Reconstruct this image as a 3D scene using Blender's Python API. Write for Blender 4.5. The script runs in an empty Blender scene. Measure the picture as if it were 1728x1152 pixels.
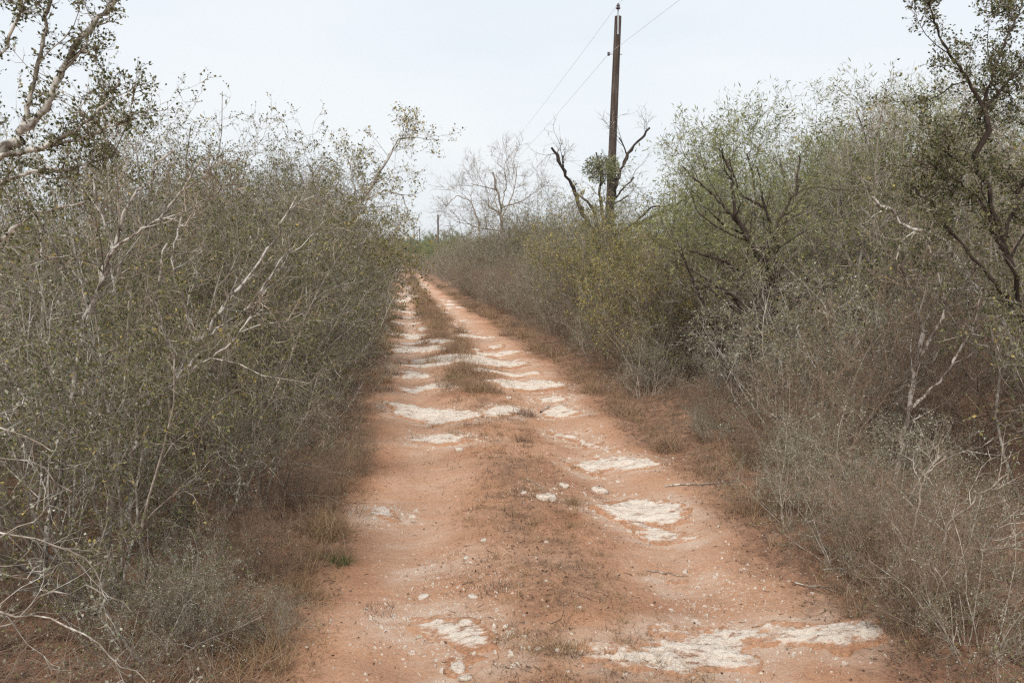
import bpy, math
import numpy as np
from mathutils import Vector, Matrix
R = np.random.default_rng(11)
sc = bpy.context.scene
COL = sc.collection
# ------------------------------------------------------------------ camera
F = 1400.0; CX, CY = 864.0, 576.0; HOR = 412.0; VX = 680.0; EYE = 2.05
yaw = math.atan((CX - VX) / F); pit = math.atan((CY - HOR) / F)
fw = np.array([math.sin(yaw)*math.cos(pit), math.cos(yaw)*math.cos(pit), -math.sin(pit)])
rt = np.array([math.cos(yaw), -math.sin(yaw), 0.0]); up = np.cross(rt, fw)
cam = bpy.data.cameras.new('camera'); co = bpy.data.objects.new('camera', cam); COL.objects.link(co)
cam.sensor_width = 36; cam.lens = 36*F/1728; cam.clip_start = .05; cam.clip_end = 9000
co.matrix_world = Matrix(((rt[0], up[0], -fw[0], 0), (rt[1], up[1], -fw[1], 0), (rt[2], up[2], -fw[2], EYE), (0, 0, 0, 1)))
sc.camera = co
def ray(px, py):
    d = fw + rt*(px-CX)/F - up*(py-CY)/F
    return d / d[1]
def P(px, py, Y):
    return ray(px, py)*Y + np.array([0, 0, EYE])
# ------------------------------------------------------------------ noise
def _h(ix, iy, s):
    n = (ix.astype(np.int64)*374761393 + iy.astype(np.int64)*668265263 + s*974634777) & 0xffffffff
    n = ((n ^ (n >> 13))*1274126177) & 0xffffffff
    n = ((n ^ (n >> 15))*2246822519) & 0xffffffff
    return ((n ^ (n >> 16)) & 0xffff)/65535.0
def vn(x, y, s=0):
    ix = np.floor(x); iy = np.floor(y); fx = x-ix; fy = y-iy
    fx = fx*fx*(3-2*fx); fy = fy*fy*(3-2*fy)
    a = _h(ix, iy, s); b = _h(ix+1, iy, s); c = _h(ix, iy+1, s); d = _h(ix+1, iy+1, s)
    return (a*(1-fx)+b*fx)*(1-fy) + (c*(1-fx)+d*fx)*fy - .5
def fbm(x, y, o=4, s=0):
    r = 0; a = 1.0
    for i in range(o):
        r = r + a*vn(x, y, s+i*17); x = x*2.03+3.1; y = y*2.03+7.7; a *= .5
    return r
def smooth(a, b, x):
    t = np.clip((x-a)/(b-a), 0, 1); return t*t*(3-2*t)
# ------------------------------------------------------------------ ground
PY = np.array([-500, 14, 30, 44, 86, 110, 140, 165, 185, 300, 600, 4000.])
PZ = np.array([0, 0, -.36, -.70, -1.62, -2.05, -2.9, -2.75, -2.1, -1.9, -2.0, -4.])
def prof(Y): return np.interp(Y, PY, PZ)
def road_c(Y): return np.interp(Y, [0, 4, 8, 32, 86, 100, 112, 150, 190, 400], [.86, .84, 1.0, .95, .85, 1.05, 1.5, .8, .6, 0])
def gz(X, Y):
    X = np.asarray(X, float); Y = np.asarray(Y, float)
    z = prof(Y); u = X - road_c(Y)
    w = .12*vn(Y*.35, Y*0+3, 5)
    rut = np.exp(-((u+.8+w)/.30)**2) + np.exp(-((u-.82-w)/.30)**2)
    near = 1/(1+np.maximum(Y-6, 0)/30)
    z = z - .055*rut + .03*np.exp(-(u/.4)**2) + .10*smooth(1.4, 2.6, np.abs(u))
    z = z + .07*fbm(X*.6, Y*.45, 3, 1) + near*.022*fbm(X*3.5, Y*3.5, 4, 9)*(1-.55*np.clip(rut, 0, 1))
    z = z + .6*smooth(6, 60, np.abs(u))*fbm(X*.03, Y*.03, 3, 30)
    return z
def G(px, py):
    r = ray(px, py); t = 4.0
    for i in range(60):
        t += (r[2]*t + EYE - float(gz(r[0]*t, t)))/max(-r[2], .02)*.7
        t = min(max(t, 1), 900)
    return r[0]*t, t
# ------------------------------------------------------------------ materials
def mat(name):
    m = bpy.data.materials.new(name); m.use_nodes = True
    nt = m.node_tree; b = nt.nodes['Principled BSDF']; b.inputs['Specular IOR Level'].default_value = .15
    b.inputs['Roughness'].default_value = .9
    return m, nt, b
def N(nt, t, **k):
    n = nt.nodes.new(t)
    for a, v in k.items(): setattr(n, a, v)
    return n
def noise(nt, vec, scale, detail=4, rough=.55, stretch=None):
    if stretch is not None:
        mp = N(nt, 'ShaderNodeMapping'); mp.inputs['Scale'].default_value = stretch
        nt.links.new(vec, mp.inputs['Vector']); vec = mp.outputs['Vector']
    n = N(nt, 'ShaderNodeTexNoise'); n.inputs['Scale'].default_value = scale; n.inputs['Detail'].default_value = detail
    n.inputs['Roughness'].default_value = rough
    nt.links.new(vec, n.inputs['Vector']); return n.outputs['Fac']
def ramp(nt, fac, stops):
    r = N(nt, 'ShaderNodeValToRGB'); e = r.color_ramp.elements
    while len(e) < len(stops): e.new(.5)
    for el, (p, c) in zip(e, stops):
        el.position = p; el.color = (*c, 1) if hasattr(c, '__len__') else (c, c, c, 1)
    nt.links.new(fac, r.inputs['Fac']); return r.outputs['Color']
def mix(nt, f, a, b, mode='MIX'):
    m = N(nt, 'ShaderNodeMix', data_type='RGBA', blend_type=mode)
    for s, v in ((0, f), (6, a), (7, b)):
        if isinstance(v, (int, float)): m.inputs[s].default_value = v
        elif isinstance(v, tuple): m.inputs[s].default_value = (*v, 1)
        else: nt.links.new(v, m.inputs[s])
    return m.outputs[2]
def bump(nt, b, h, dist=.01, st=.6):
    n = N(nt, 'ShaderNodeBump'); n.inputs['Distance'].default_value = dist; n.inputs['Strength'].default_value = st
    nt.links.new(h, n.inputs['Height']); nt.links.new(n.outputs['Normal'], b.inputs['Normal'])
def objco(nt): return N(nt, 'ShaderNodeTexCoord').outputs['Object']
def geoco(nt): return N(nt, 'ShaderNodeNewGeometry').outputs['Position']

def dirt_colour(nt, v):
    c = ramp(nt, noise(nt, v, 1.1, 8, .62), [(.30, (.38, .180, .100)), (.48, (.53, .288, .170)), (.68, (.63, .385, .255))])
    c2 = ramp(nt, noise(nt, v, 40, 6, .75), [(.34, (.62, .54, .50)), (.5, (1, 1, 1)), (.7, (1.13, 1.12, 1.10))])
    c = mix(nt, .8, c, c2, 'MULTIPLY')
    # dark specks of litter and pale crumbs of caliche
    vo = N(nt, 'ShaderNodeTexVoronoi'); vo.inputs['Scale'].default_value = 60; nt.links.new(v, vo.inputs['Vector'])
    sp = ramp(nt, vo.outputs['Distance'], [(.12, 1.0), (.2, 0.0)])
    area = ramp(nt, noise(nt, v, .8, 5, .7), [(.46, 0.0), (.60, 1.0)])
    c = mix(nt, mix(nt, 1.0, sp, area, 'MULTIPLY'), c, (.62, .47, .36))
    return c
mg, nt, b = mat('red_sandy_dirt'); v = geoco(nt)
c = dirt_colour(nt, v)
vc = N(nt, 'ShaderNodeVertexColor', layer_name='litter')
lit = ramp(nt, noise(nt, v, 9, 8, .8), [(.40, 0.0), (.62, 1.0)])
sepn = N(nt, 'ShaderNodeSeparateColor'); nt.links.new(vc.outputs['Color'], sepn.inputs[0])
ml = N(nt, 'ShaderNodeMath', operation='ADD', use_clamp=True)
mm = N(nt, 'ShaderNodeMath', operation='MULTIPLY'); nt.links.new(lit, mm.inputs[0]); nt.links.new(sepn.outputs[0], mm.inputs[1])
mm2 = N(nt, 'ShaderNodeMath', operation='MULTIPLY'); nt.links.new(sepn.outputs[0], mm2.inputs[0]); mm2.inputs[1].default_value = .35
nt.links.new(mm.outputs[0], ml.inputs[0]); nt.links.new(mm2.outputs[0], ml.inputs[1])
litc = ramp(nt, noise(nt, v, 70, 4, .8), [(.3, (.12, .066, .044)), (.55, (.26, .145, .094)), (.75, (.38, .26, .185))])
c = mix(nt, sepn.outputs[1], c, mix(nt, ramp(nt, noise(nt, v, 3.0, 8, .7, (1, 2.5, 1)), [(.40, 0.0), (.62, .9)]), (.56, .34, .225), (.68, .54, .43)))
c = mix(nt, ml.outputs[0], c, litc)
nt.links.new(c, b.inputs['Base Color'])
hh = mix(nt, .35, noise(nt, v, 16, 10, .7), noise(nt, v, 120, 6, .7)); bump(nt, b, hh, .045, .9)

mr, nt, b = mat('pale_caliche_rock'); v = geoco(nt)
crk = noise(nt, v, 7, 8, .68, (1.0, 3.2, 3.0))
c = ramp(nt, crk, [(.34, (.30, .17, .11)), (.40, (.58, .43, .34)), (.46, (.77, .65, .54)), (.72, (.85, .77, .67))])
gr = ramp(nt, noise(nt, v, 14, 5, .7), [(.60, 0.0), (.74, .3)])
c = mix(nt, gr, c, (.34, .30, .26))
vc = N(nt, 'ShaderNodeVertexColor', layer_name='dust')
sepn = N(nt, 'ShaderNodeSeparateColor'); nt.links.new(vc.outputs['Color'], sepn.inputs[0])
ad = N(nt, 'ShaderNodeMath', operation='ADD'); nt.links.new(sepn.outputs[0], ad.inputs[0]); nt.links.new(noise(nt, v, 18, 8, .75, (1, 2, 1)), ad.inputs[1])
du = ramp(nt, ad.outputs[0], [(.76, 0.0), (.92, 1.0)])
c = mix(nt, du, c, dirt_colour(nt, v)); nt.links.new(c, b.inputs['Base Color'])
bump(nt, b, mix(nt, .4, crk, noise(nt, v, 60, 6, .7)), .05, 1.0)

def bark(name, dark, mid, pale, lichen=.62, sc_=14):
    m, nt, b = mat(name); v = objco(nt)
    rnd = N(nt, 'ShaderNodeNewGeometry').outputs['Random Per Island']
    c = ramp(nt, noise(nt, v, sc_, 5, .7, (1, 1, .45)), [(.32, dark), (.5, mid), (lichen, mid), (lichen+.08, pale)])
    k = ramp(nt, rnd, [(0, .62), (.5, 1.0), (1, 1.35)])
    c = mix(nt, .75, c, k, 'MULTIPLY')
    oi = N(nt, 'ShaderNodeObjectInfo').outputs['Random']
    c = mix(nt, .8, c, ramp(nt, oi, [(0, (.92, .80, .72)), (.3, (1.08, 1.03, .98)), (.55, (.78, .74, .70)), (.8, (1.08, 1.07, 1.08)), (1, (.92, .91, .80))]), 'MULTIPLY')
    nt.links.new(c, b.inputs['Base Color'])
    bump(nt, b, noise(nt, v, 45, 5, .7, (1, 1, .3)), .006, .8)
    return m
def leafm(name, a, bcol, ccol, tr=.25):
    m, nt, b = mat(name)
    rnd = N(nt, 'ShaderNodeNewGeometry').outputs['Random Per Island']
    c = ramp(nt, rnd, [(0, a), (.5, bcol), (1, ccol)])
    oi = N(nt, 'ShaderNodeObjectInfo').outputs['Random']
    c = mix(nt, .5, c, ramp(nt, oi, [(0, .8), (1, 1.15)]), 'MULTIPLY')
    nt.links.new(c, b.inputs['Base Color']); b.inputs['Roughness'].default_value = .6
    t = N(nt, 'ShaderNodeBsdfTranslucent'); nt.links.new(c, t.inputs['Color'])
    ms = N(nt, 'ShaderNodeMixShader'); ms.inputs[0].default_value = tr
    nt.links.new(b.outputs[0], ms.inputs[1]); nt.links.new(t.outputs[0], ms.inputs[2])
    nt.links.new(ms.outputs[0], nt.nodes['Material Output'].inputs['Surface'])
    return m
M = dict(
  ground=mg, rock=mr,
  bark=bark('grey_brown_bark', (.10, .085, .07), (.29, .255, .215), (.56, .54, .49), .54),
  darkbark=bark('dark_furrowed_bark', (.022, .017, .014), (.065, .05, .042), (.22, .20, .18), .63, 9),
  palebark=bark('pale_lichened_bark', (.09, .072, .06), (.25, .215, .185), (.58, .56, .52), .46, 16),
  twig=bark('grey_brown_twigs', (.11, .085, .062), (.31, .265, .21), (.62, .575, .50), .55, 9),
  browntwig=bark('purplish_brown_twigs', (.14, .095, .068), (.31, .23, .172), (.48, .39, .31), .62, 9),
  paletwig=bark('silvery_twigs', (.18, .155, .125), (.45, .41, .35), (.72, .69, .63), .52, 9),
  olive=leafm('small_olive_leaves', (.080, .090, .034), (.165, .168, .070), (.28, .255, .12)),
  greyleaf=leafm('grey_green_leaf_buds', (.14, .145, .09), (.30, .30, .215), (.54, .52, .44)),
  dkgreen=leafm('dark_green_leaflets', (.045, .055, .022), (.095, .105, .042), (.18, .165, .075)),
  ochre=leafm('yellowing_leaves', (.20, .18, .045), (.38, .31, .085), (.52, .38, .14)),
  mesq=leafm('fresh_mesquite_leaves', (.15, .165, .06), (.27, .285, .11), (.42, .41, .20), .4),
  farleaf=leafm('distant_green_leaves', (.075, .12, .03), (.135, .205, .05), (.22, .28, .085), .3),
  herb=leafm('green_herb_leaves', (.08, .095, .035), (.145, .165, .065), (.22, .22, .10), .3),
  grass=leafm('dry_grass_blades', (.22, .13, .07), (.40, .26, .145), (.58, .44, .27), .3),
  redgrass=leafm('rusty_dead_grass', (.20, .125, .08), (.35, .23, .145), (.50, .36, .24), .3),
  litter=leafm('dead_twigs_and_litter', (.06, .036, .026), (.15, .09, .06), (.30, .22, .16), .0),
)
m, nt, b = mat('weathered_pole_timber'); v = objco(nt)
c = ramp(nt, noise(nt, v, 22, 6, .7, (1, 1, .06)), [(.3, (.034, .026, .021)), (.5, (.085, .064, .052)), (.72, (.22, .185, .155))])
c = mix(nt, ramp(nt, noise(nt, v, .6, 3), [(.4, 0.0), (.65, .5)]), c, (.055, .03, .02))
nt.links.new(c, b.inputs['Base Color']); bump(nt, b, noise(nt, v, 40, 5, .7, (1, 1, .04)), .01, .8); M['pole'] = m
m, nt, b = mat('galvanised_metal'); b.inputs['Metallic'].default_value = .7; b.inputs['Roughness'].default_value = .45
nt.links.new(ramp(nt, noise(nt, objco(nt), 30, 4), [(.3, (.42, .43, .44)), (.7, (.62, .63, .64))]), b.inputs['Base Color']); M['metal'] = m
m, nt, b = mat('glazed_insulator'); b.inputs['Roughness'].default_value = .25; b.inputs['Specular IOR Level'].default_value = .5
nt.links.new(ramp(nt, noise(nt, objco(nt), 12, 2), [(.3, (.045, .03, .028)), (.7, (.075, .05, .045))]), b.inputs['Base Color']); M['ins'] = m
m, nt, b = mat('bare_aluminium_wire'); b.inputs['Base Color'].default_value = (.70, .72, .74, 1); b.inputs['Roughness'].default_value = .6; M['wire'] = m
m, nt, b = mat('dark_painted_steel'); b.inputs['Roughness'].default_value = .6
nt.links.new(ramp(nt, noise(nt, objco(nt), 5, 5), [(.3, (.018, .019, .024)), (.7, (.045, .045, .052))]), b.inputs['Base Color']); M['box'] = m
# ------------------------------------------------------------------ mesh builder
class MB:
    def __init__(s): s.v = []; s.q = []; s.mi = []; s.n = 0
    def add(s, v, q, mi=0):
        v = np.asarray(v, np.float32).reshape(-1, 3); q = np.asarray(q, np.int64).reshape(-1, 4)
        s.v.append(v); s.q.append(q+s.n); s.mi.append(np.full(len(q), mi, np.int32)); s.n += len(v)
    def tubes(s, p, r, S=3, mi=0, cap=False):
        # p (N,M,3) r (N,M)
        if len(p) == 0: return
        Nn, Mm, _ = p.shape
        t = np.empty_like(p); t[:, 1:-1] = p[:, 2:]-p[:, :-2]; t[:, 0] = p[:, 1]-p[:, 0]; t[:, -1] = p[:, -1]-p[:, -2]
        t /= np.linalg.norm(t, axis=2, keepdims=True)+1e-9
        ref = np.zeros((Nn, 1, 3)); mt = np.abs(t.mean(1)); ref[np.arange(Nn), 0, mt.argmin(1)] = 1
        u = np.cross(t, np.broadcast_to(ref, t.shape)); u /= np.linalg.norm(u, axis=2, keepdims=True)+1e-9
        w = np.cross(t, u)
        a = np.arange(S)*2*np.pi/S
        v = p[:, :, None] + r[:, :, None, None]*(np.cos(a)[None, None, :, None]*u[:, :, None]+np.sin(a)[None, None, :, None]*w[:, :, None])
        idx = np.arange(Nn*Mm*S).reshape(Nn, Mm, S)
        q = np.stack([idx[:, :-1], np.roll(idx, -1, 2)[:, :-1], np.roll(idx, -1, 2)[:, 1:], idx[:, 1:]], -1)
        s.add(v, q, mi)
        if cap and S == 4: s.add(v[:, -1], np.arange(Nn*4).reshape(Nn, 4), mi)
    def leaves(s, c, size, mi=0, asp=.5, dirs=None):
        n = len(c)
        if n == 0: return
        d = R.normal(size=(n, 3)) if dirs is None else dirs + .6*R.normal(size=(n, 3))
        d /= np.linalg.norm(d, axis=1, keepdims=True)+1e-9
        e = np.cross(d, R.normal(size=(n, 3))); e /= np.linalg.norm(e, axis=1, keepdims=True)+1e-9
        L = (size*R.uniform(.6, 1.4, n))[:, None]
        nn = np.cross(d, e)*L*.12
        v = np.stack([c, c+d*L*.5+e*L*asp*.5+nn, c+d*L, c+d*L*.5-e*L*asp*.5+nn], 1)
        s.add(v, np.arange(n*4).reshape(n, 4), mi)
    def build(s, name, mats, parent=None, smooth_=True, loc=None):
        me = bpy.data.meshes.new(name); v = np.concatenate(s.v); q = np.concatenate(s.q)
        me.vertices.add(len(v)); me.vertices.foreach_set('co', v.ravel())
        me.loops.add(len(q)*4); me.loops.foreach_set('vertex_index', q.ravel().astype(np.int32))
        me.polygons.add(len(q)); me.polygons.foreach_set('loop_start', np.arange(len(q), dtype=np.int32)*4)
        me.polygons.foreach_set('material_index', np.concatenate(s.mi))
        me.polygons.foreach_set('use_smooth', np.full(len(q), smooth_))
        for m_ in (mats if isinstance(mats, (list, tuple)) else [mats]): me.materials.append(m_)
        me.update(calc_edges=True)
        o = bpy.data.objects.new(name, me); COL.objects.link(o); o.parent = parent
        if loc is not None: o.location = loc
        return o
def tag(o, label=None, cat=None, group=None, kind=None):
    for k, v_ in (('label', label), ('category', cat), ('group', group), ('kind', kind)):
        if v_: o[k] = v_
    return o
def empty(name, loc=(0, 0, 0)):
    o = bpy.data.objects.new(name, None); COL.objects.link(o); o.location = tuple(float(a) for a in loc); o.empty_display_size = .1; return o
def clone(o, parent=None):
    c_ = o.copy(); COL.objects.link(c_); c_.parent = parent
    for ch in o.children: clone(ch, c_)
    return c_
# ------------------------------------------------------------------ growing
def grow(p, r, n, L, ang, K=4, wob=.25, upw=.1, t0=.2, rr=.55, tip=.25, Lt=.4, rmin=.0):
    Nn, Mm, _ = p.shape
    t = R.uniform(t0, 1, (Nn, n)); f = t*(Mm-1); i = np.minimum(f.astype(int), Mm-2); f = (f-i)[..., None]
    ar = np.arange(Nn)[:, None]
    a = p[ar, i]; b_ = p[ar, i+1]; base = a*(1-f)+b_*f
    tan = b_-a; tan /= np.linalg.norm(tan, axis=2, keepdims=True)+1e-9
    r0 = (r[ar, i]*(1-f[..., 0])+r[ar, i+1]*f[..., 0])*rr*R.uniform(.7, 1.1, (Nn, n))
    base = base.reshape(-1, 3); tan = tan.reshape(-1, 3); r0 = np.maximum(r0.ravel(), rmin)
    k = len(base)
    pr = np.cross(tan, R.normal(size=(k, 3))); pr /= np.linalg.norm(pr, axis=1, keepdims=True)+1e-9
    an = (ang*R.uniform(.6, 1.4, k))[:, None]
    d = tan*np.cos(an)+pr*np.sin(an)
    l = L*(1-Lt*t.ravel())*R.uniform(.55, 1.3, k)/(K-1)
    out = np.empty((k, K, 3)); out[:, 0] = base
    for j in range(1, K):
        d = d + wob*R.normal(size=(k, 3)); d[:, 2] += upw; d /= np.linalg.norm(d, axis=1, keepdims=True)+1e-9
        out[:, j] = out[:, j-1]+d*l[:, None]
    return out, r0[:, None]*np.linspace(1, tip, K)[None]
def along(p, n, jit=.01, t0=0.1):
    Nn, Mm, _ = p.shape
    t = R.uniform(t0, 1, (Nn, n))*(Mm-1); i = np.minimum(t.astype(int), Mm-2); f = (t-i)[..., None]; ar = np.arange(Nn)[:, None]
    q = p[ar, i]*(1-f)+p[ar, i+1]*f; d = (p[ar, i+1]-p[ar, i])
    d = d/(np.linalg.norm(d, axis=2, keepdims=True)+1e-9)
    return (q+jit*R.normal(size=q.shape)).reshape(-1, 3), d.reshape(-1, 3)
def stems(n, H, spread, lean, K=7, r=.02, wob=.12, base_r=.2, upw=.08):
    a = R.uniform(0, 2*np.pi, n); br = base_r*np.sqrt(R.uniform(0, 1, n))
    p = np.empty((n, K, 3)); p[:, 0] = np.stack([br*np.cos(a), br*np.sin(a), -.05+0*a], 1)
    ln = lean*R.uniform(.2, 1, n); a2 = a+R.normal(0, .5, n)
    d = np.stack([np.sin(ln)*np.cos(a2), np.sin(ln)*np.sin(a2), np.cos(ln)], 1)
    l = H*R.uniform(.6, 1.15, n)/(K-1)
    for j in range(1, K):
        d = d + wob*R.normal(size=(n, 3)); d[:, 2] += upw; d /= np.linalg.norm(d, axis=1, keepdims=True)
        p[:, j] = p[:, j-1]+d*l[:, None]
    rr_ = r*R.uniform(.6, 1.2, n)[:, None]*np.linspace(1, .3, K)[None]
    return p, rr_
def plant(name, p, r, levels, bk, tw, leaf=None, leafn=2, leafsz=.02, leafasp=.5, jit=.01, loc=(0, 0, 0), trunkS=6, nt=1, leaf2=None, leaf2f=.2, leaf_levels=1, names=('trunk', 'crown'), spur=None, leafz=None):
    """p,r: main stems; levels: list of grow kwargs; first nt levels go into the trunk mesh."""
    root = empty(name, loc)
    tr = MB(); cr = MB(); tr.tubes(p, r, trunkS, 0, cap=False)
    cur, cr_ = p, r; lastp = []
    for li, kw in enumerate(levels):
        kw = dict(kw); keep = kw.pop('from_all', False)
        src, sr = cur, cr_
        cur, cr_ = grow(src, sr, **kw)
        if li < nt: tr.tubes(cur, cr_, 5, 0)
        else: cr.tubes(cur, cr_, 3, 0)
        lastp.append(cur)
    if spur:
        for src, sr, nn_ in ((p, r, spur[0]), (lastp[0], None, spur[1])):
            sr = np.full(src.shape[:2], .004) if sr is None else sr
            q_, qr = grow(src, sr, nn_, spur[2], 1.1, 4, .35, .03, .03, .15, .4, 0., .0018); cr.tubes(q_, qr, 3, 0)
            c_, d_ = along(q_, leafn+2, jit); k = R.random(len(c_)) < leaf2f
            cr.leaves(c_[~k], leafsz, 1, leafasp, d_[~k]); cr.leaves(c_[k], leafsz*1.1, 2, leafasp, d_[k])
    if leaf is not None:
        for q in lastp[-leaf_levels:]:
            c_, d_ = along(q, leafn, jit)
            if leafz is not None: kz = c_[:, 2] > leafz+.25*R.normal(size=len(c_)); c_, d_ = c_[kz], d_[kz]
            if leaf2 is not None:
                k = R.random(len(c_)) < leaf2f
                cr.leaves(c_[~k], leafsz, 1, leafasp, d_[~k]); cr.leaves(c_[k], leafsz*1.1, 2, leafasp, d_[k])
            else: cr.leaves(c_, leafsz, 1, leafasp, d_)
    o1 = tr.build(names[0], M[bk], root)
    ms = [M[tw]] + ([M[leaf]] if leaf else []) + ([M[leaf2]] if leaf2 else [])
    o2 = cr.build(names[1], ms, root)
    return root
# ------------------------------------------------------------------ ground sheet
def axis(parts):
    out = [parts[0][0]]
    for a, b_, s0, s1 in parts:
        x = a
        while x < b_-1e-6:
            t = (x-a)/(b_-a); x += s0+(s1-s0)*t; out.append(min(x, b_))
    return np.unique(np.round(np.array(out), 5))
xs = axis([(-.9, 3.2, .028, .028), (3.2, 8, .03, .25), (8, 60, .3, 6), (60, 900, 8, 150)])
xl = -axis([(.9, 6, .03, .25), (6, 60, .3, 6), (60, 900, 8, 150)])[::-1]
xs = np.unique(np.concatenate([xl, xs]))
yy = [-150, -60, -30, -12, -6, -3, -1, 0, 1, 2]; y = 2.6
while y < 950: yy.append(y); y += .0068*y if y < 60 else .02*y
ys = np.array(yy)
X, Y = np.meshgrid(xs, ys); Z = gz(X, Y)
mb = MB(); idx = np.arange(X.size).reshape(X.shape)
mb.add(np.stack([X, Y, Z], -1), np.stack([idx[:-1, :-1], idx[:-1, 1:], idx[1:, 1:], idx[1:, :-1]], -1))
g = mb.build('ground', M['ground']); tag(g, kind='structure')
def litter_w(X, Y):
    u = X-road_c(Y)
    e = smooth(1.15, 1.75, np.abs(u)+.25*fbm(X*2, Y*1.2, 3, 71))
    rut = np.clip(np.exp(-((u+.8)/.28)**2)+np.exp(-((u-.82)/.3)**2), 0, 1)
    mid = .95*np.exp(-((u-.05)/.44)**2)*smooth(-.30, .15, fbm(X*1.8, Y*1.2, 3, 40))*(.6+.6*smooth(10, 25, Y))
    return np.clip(e+mid*(1-rut*.6), 0, 1)
w = litter_w(X, Y).ravel()
ca = g.data.color_attributes.new('litter', 'FLOAT_COLOR', 'POINT')
U = X-road_c(Y); g2 = (np.exp(-((U+.82)/.30)**2)+np.exp(-((U-.84)/.32)**2))*(.55+.45*smooth(9, 22, Y))*np.clip(.75+.8*fbm(X*1.5, Y*.7, 3, 90), .2, 1)
g2 = (np.clip(g2, 0, 1)*.85).ravel()
ca.data.foreach_set('color', np.stack([w, g2, w, np.ones_like(w)], 1).astype(np.float32).ravel())
# ------------------------------------------------------------------ caliche outcrops
def inside_sd(poly, x, y):
    d = np.full(x.shape, 1e9); ins = np.zeros(x.shape, bool); n = len(poly)
    for i in range(n):
        ax, ay = poly[i]; bx, by = poly[(i+1) % n]
        ex, ey = bx-ax, by-ay; wx, wy = x-ax, y-ay
        t = np.clip((wx*ex+wy*ey)/(ex*ex+ey*ey+1e-12), 0, 1)
        d = np.minimum(d, np.hypot(wx-t*ex, wy-t*ey))
        c_ = ((ay > y) != (by > y)) & (x < (bx-ax)*(y-ay)/(by-ay+1e-12)+ax)
        ins ^= c_
    return np.where(ins, d, -d)
OUT = [
 ([(985,1088),(1020,1084),(1060,1096),(1120,1086),(1170,1076),(1100,1070),(1115,1058),(1190,1062),(1290,1053),(1375,1050),(1405,1038),(1485,1054),(1484,1084),(1445,1094),(1425,1104),(1390,1090),(1310,1098),(1262,1092),(1285,1128),(1210,1134),(1150,1138),(1060,1130),(995,1114)], .035, -.05, 'broad white rock sheet crossing the right rut nearest the camera'),
 ([(660,1050),(740,1036),(810,1042),(840,1070),(862,1096),(800,1108),(750,1094),(700,1078)], .016, .07, 'flat dusty white rock patch in the left rut nearest the camera'),
 ([(985,852),(1060,842),(1150,846),(1170,860),(1160,880),(1110,890),(1178,906),(1172,914),(1100,914),(1050,886)], .03, -.02, 'cracked white rock sheet in the right rut below two loose stones'),
 ([(965,785),(1010,772),(1060,771),(1108,781),(1095,792),(1035,793),(1010,806),(985,800)], .03, -.02, 'hook shaped white rock between the cracked sheet and the arrow shaped one'),
 ([(928,729),(960,730),(990,740),(1015,757),(985,753),(950,744)], .025, -.01, 'small arrow shaped pale rock in the right rut'),
 ([(683,745),(720,736),(760,732),(800,740),(830,742),(770,750),(740,754)], .03, -.02, 'white rock wedge filling the left rut behind the smooth sand'),
 ([(655,681),(690,684),(760,690),(800,697),(815,700),(790,712),(760,714),(740,720),(700,712),(665,700)], .04, -.03, 'largest stepped white ledge across the left rut'),
 ([(800,700),(830,688),(870,687),(882,694),(870,703),(830,706)], .04, -.03, 'pale hump of rock on the centre strip, right of the stepped ledge'),
 ([(618,862),(650,857),(668,866),(684,878),(660,884),(636,878)], .03, -.02, 'lone white rock at the left edge of the track under dry grass'),
 ([(905,692),(950,684),(985,697),(960,703),(915,704)], .03, -.01, 'flat streaky white rock in the right rut beside a short stick'),
 ([(895,671),(940,667),(965,671),(945,680),(905,678)], .03, -.01, 'thin pale rock band between the streaky rock and the broad white bank'),
 ([(815,645),(850,642),(900,640),(962,650),(945,657),(860,657)], .05, -.04, 'broad smooth white bank of rock across the right rut'),
 ([(664,655),(690,657),(712,652),(740,646),(776,647),(770,655),(720,660),(690,664)], .04, -.03, 'white rock bar across the left rut below the green tuft'),
 ([(672,625),(700,628),(732,634),(725,639),(680,634)], .04, -.02, 'small white rock bar left of the green tuft'),
 ([(790,622),(840,628),(920,628),(915,634),(850,634),(800,628)], .04, -.02, 'long thin white rock line right of the green tuft'),
 ([(680,608),(760,600),(820,604),(860,610),(900,615),(880,621),(800,616),(740,614),(690,614)], .05, -.02, 'wide low white ledge crossing both ruts'),
 ([(785,588),(812,592),(830,585),(850,583),(852,587),(825,592),(805,596)], .06, -.02, 'curved white lip of rock at the right edge of the track'),
 ([(655,590),(700,588),(750,585),(752,592),(700,598),(660,598)], .05, -.02, 'pale rock band in the left rut under brown weeds'),
 ([(720,577),(760,575),(780,578),(760,582),(725,582)], .05, -.02, 'small grey white rock on the weedy centre strip'),
 ([(652,562),(700,564),(692,569),(655,569)], .05, -.02, None),
 ([(650,543),(688,546),(684,552),(658,550)], .05, -.02, None),
 ([(765,557),(808,559),(802,562),(770,562)], .05, -.02, None),
 ([(772,566),(805,567),(798,570),(775,570)], .05, -.02, None),
 ([(745,517),(772,519),(768,522),(748,522)], .05, -.02, None),
 ([(672,524),(712,526),(708,529),(676,528)], .05, -.02, None),
 ([(742,526),(770,527),(766,529),(744,529)], .05, -.02, None),
 ([(737,505),(755,506),(752,509),(738,508)], .05, -.02, None),
 ([(735,1105),(770,1098),(820,1100),(850,1112),(800,1124),(770,1150),(745,1140)], .018, .06, 'crumbly white rock at the bottom edge left of centre'),
 ([(640,1046),(700,1038),(760,1036),(700,1052)], .010, .10, 'thin dusty rock streak left of the nearest dusty patch'),
 ([(690,963),(745,948),(782,944),(778,950),(730,960),(695,969)], .008, .14, 'faint chalky streak of rock across the left rut'),
 ([(1108,978),(1150,974),(1175,982),(1160,990),(1120,988)], .01, .08, 'small crumbly white rock spot beside the right rut'),
]
EDGE = []; GX = X.ravel(); GY = Y.ravel(); GH = g2.copy()
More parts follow.
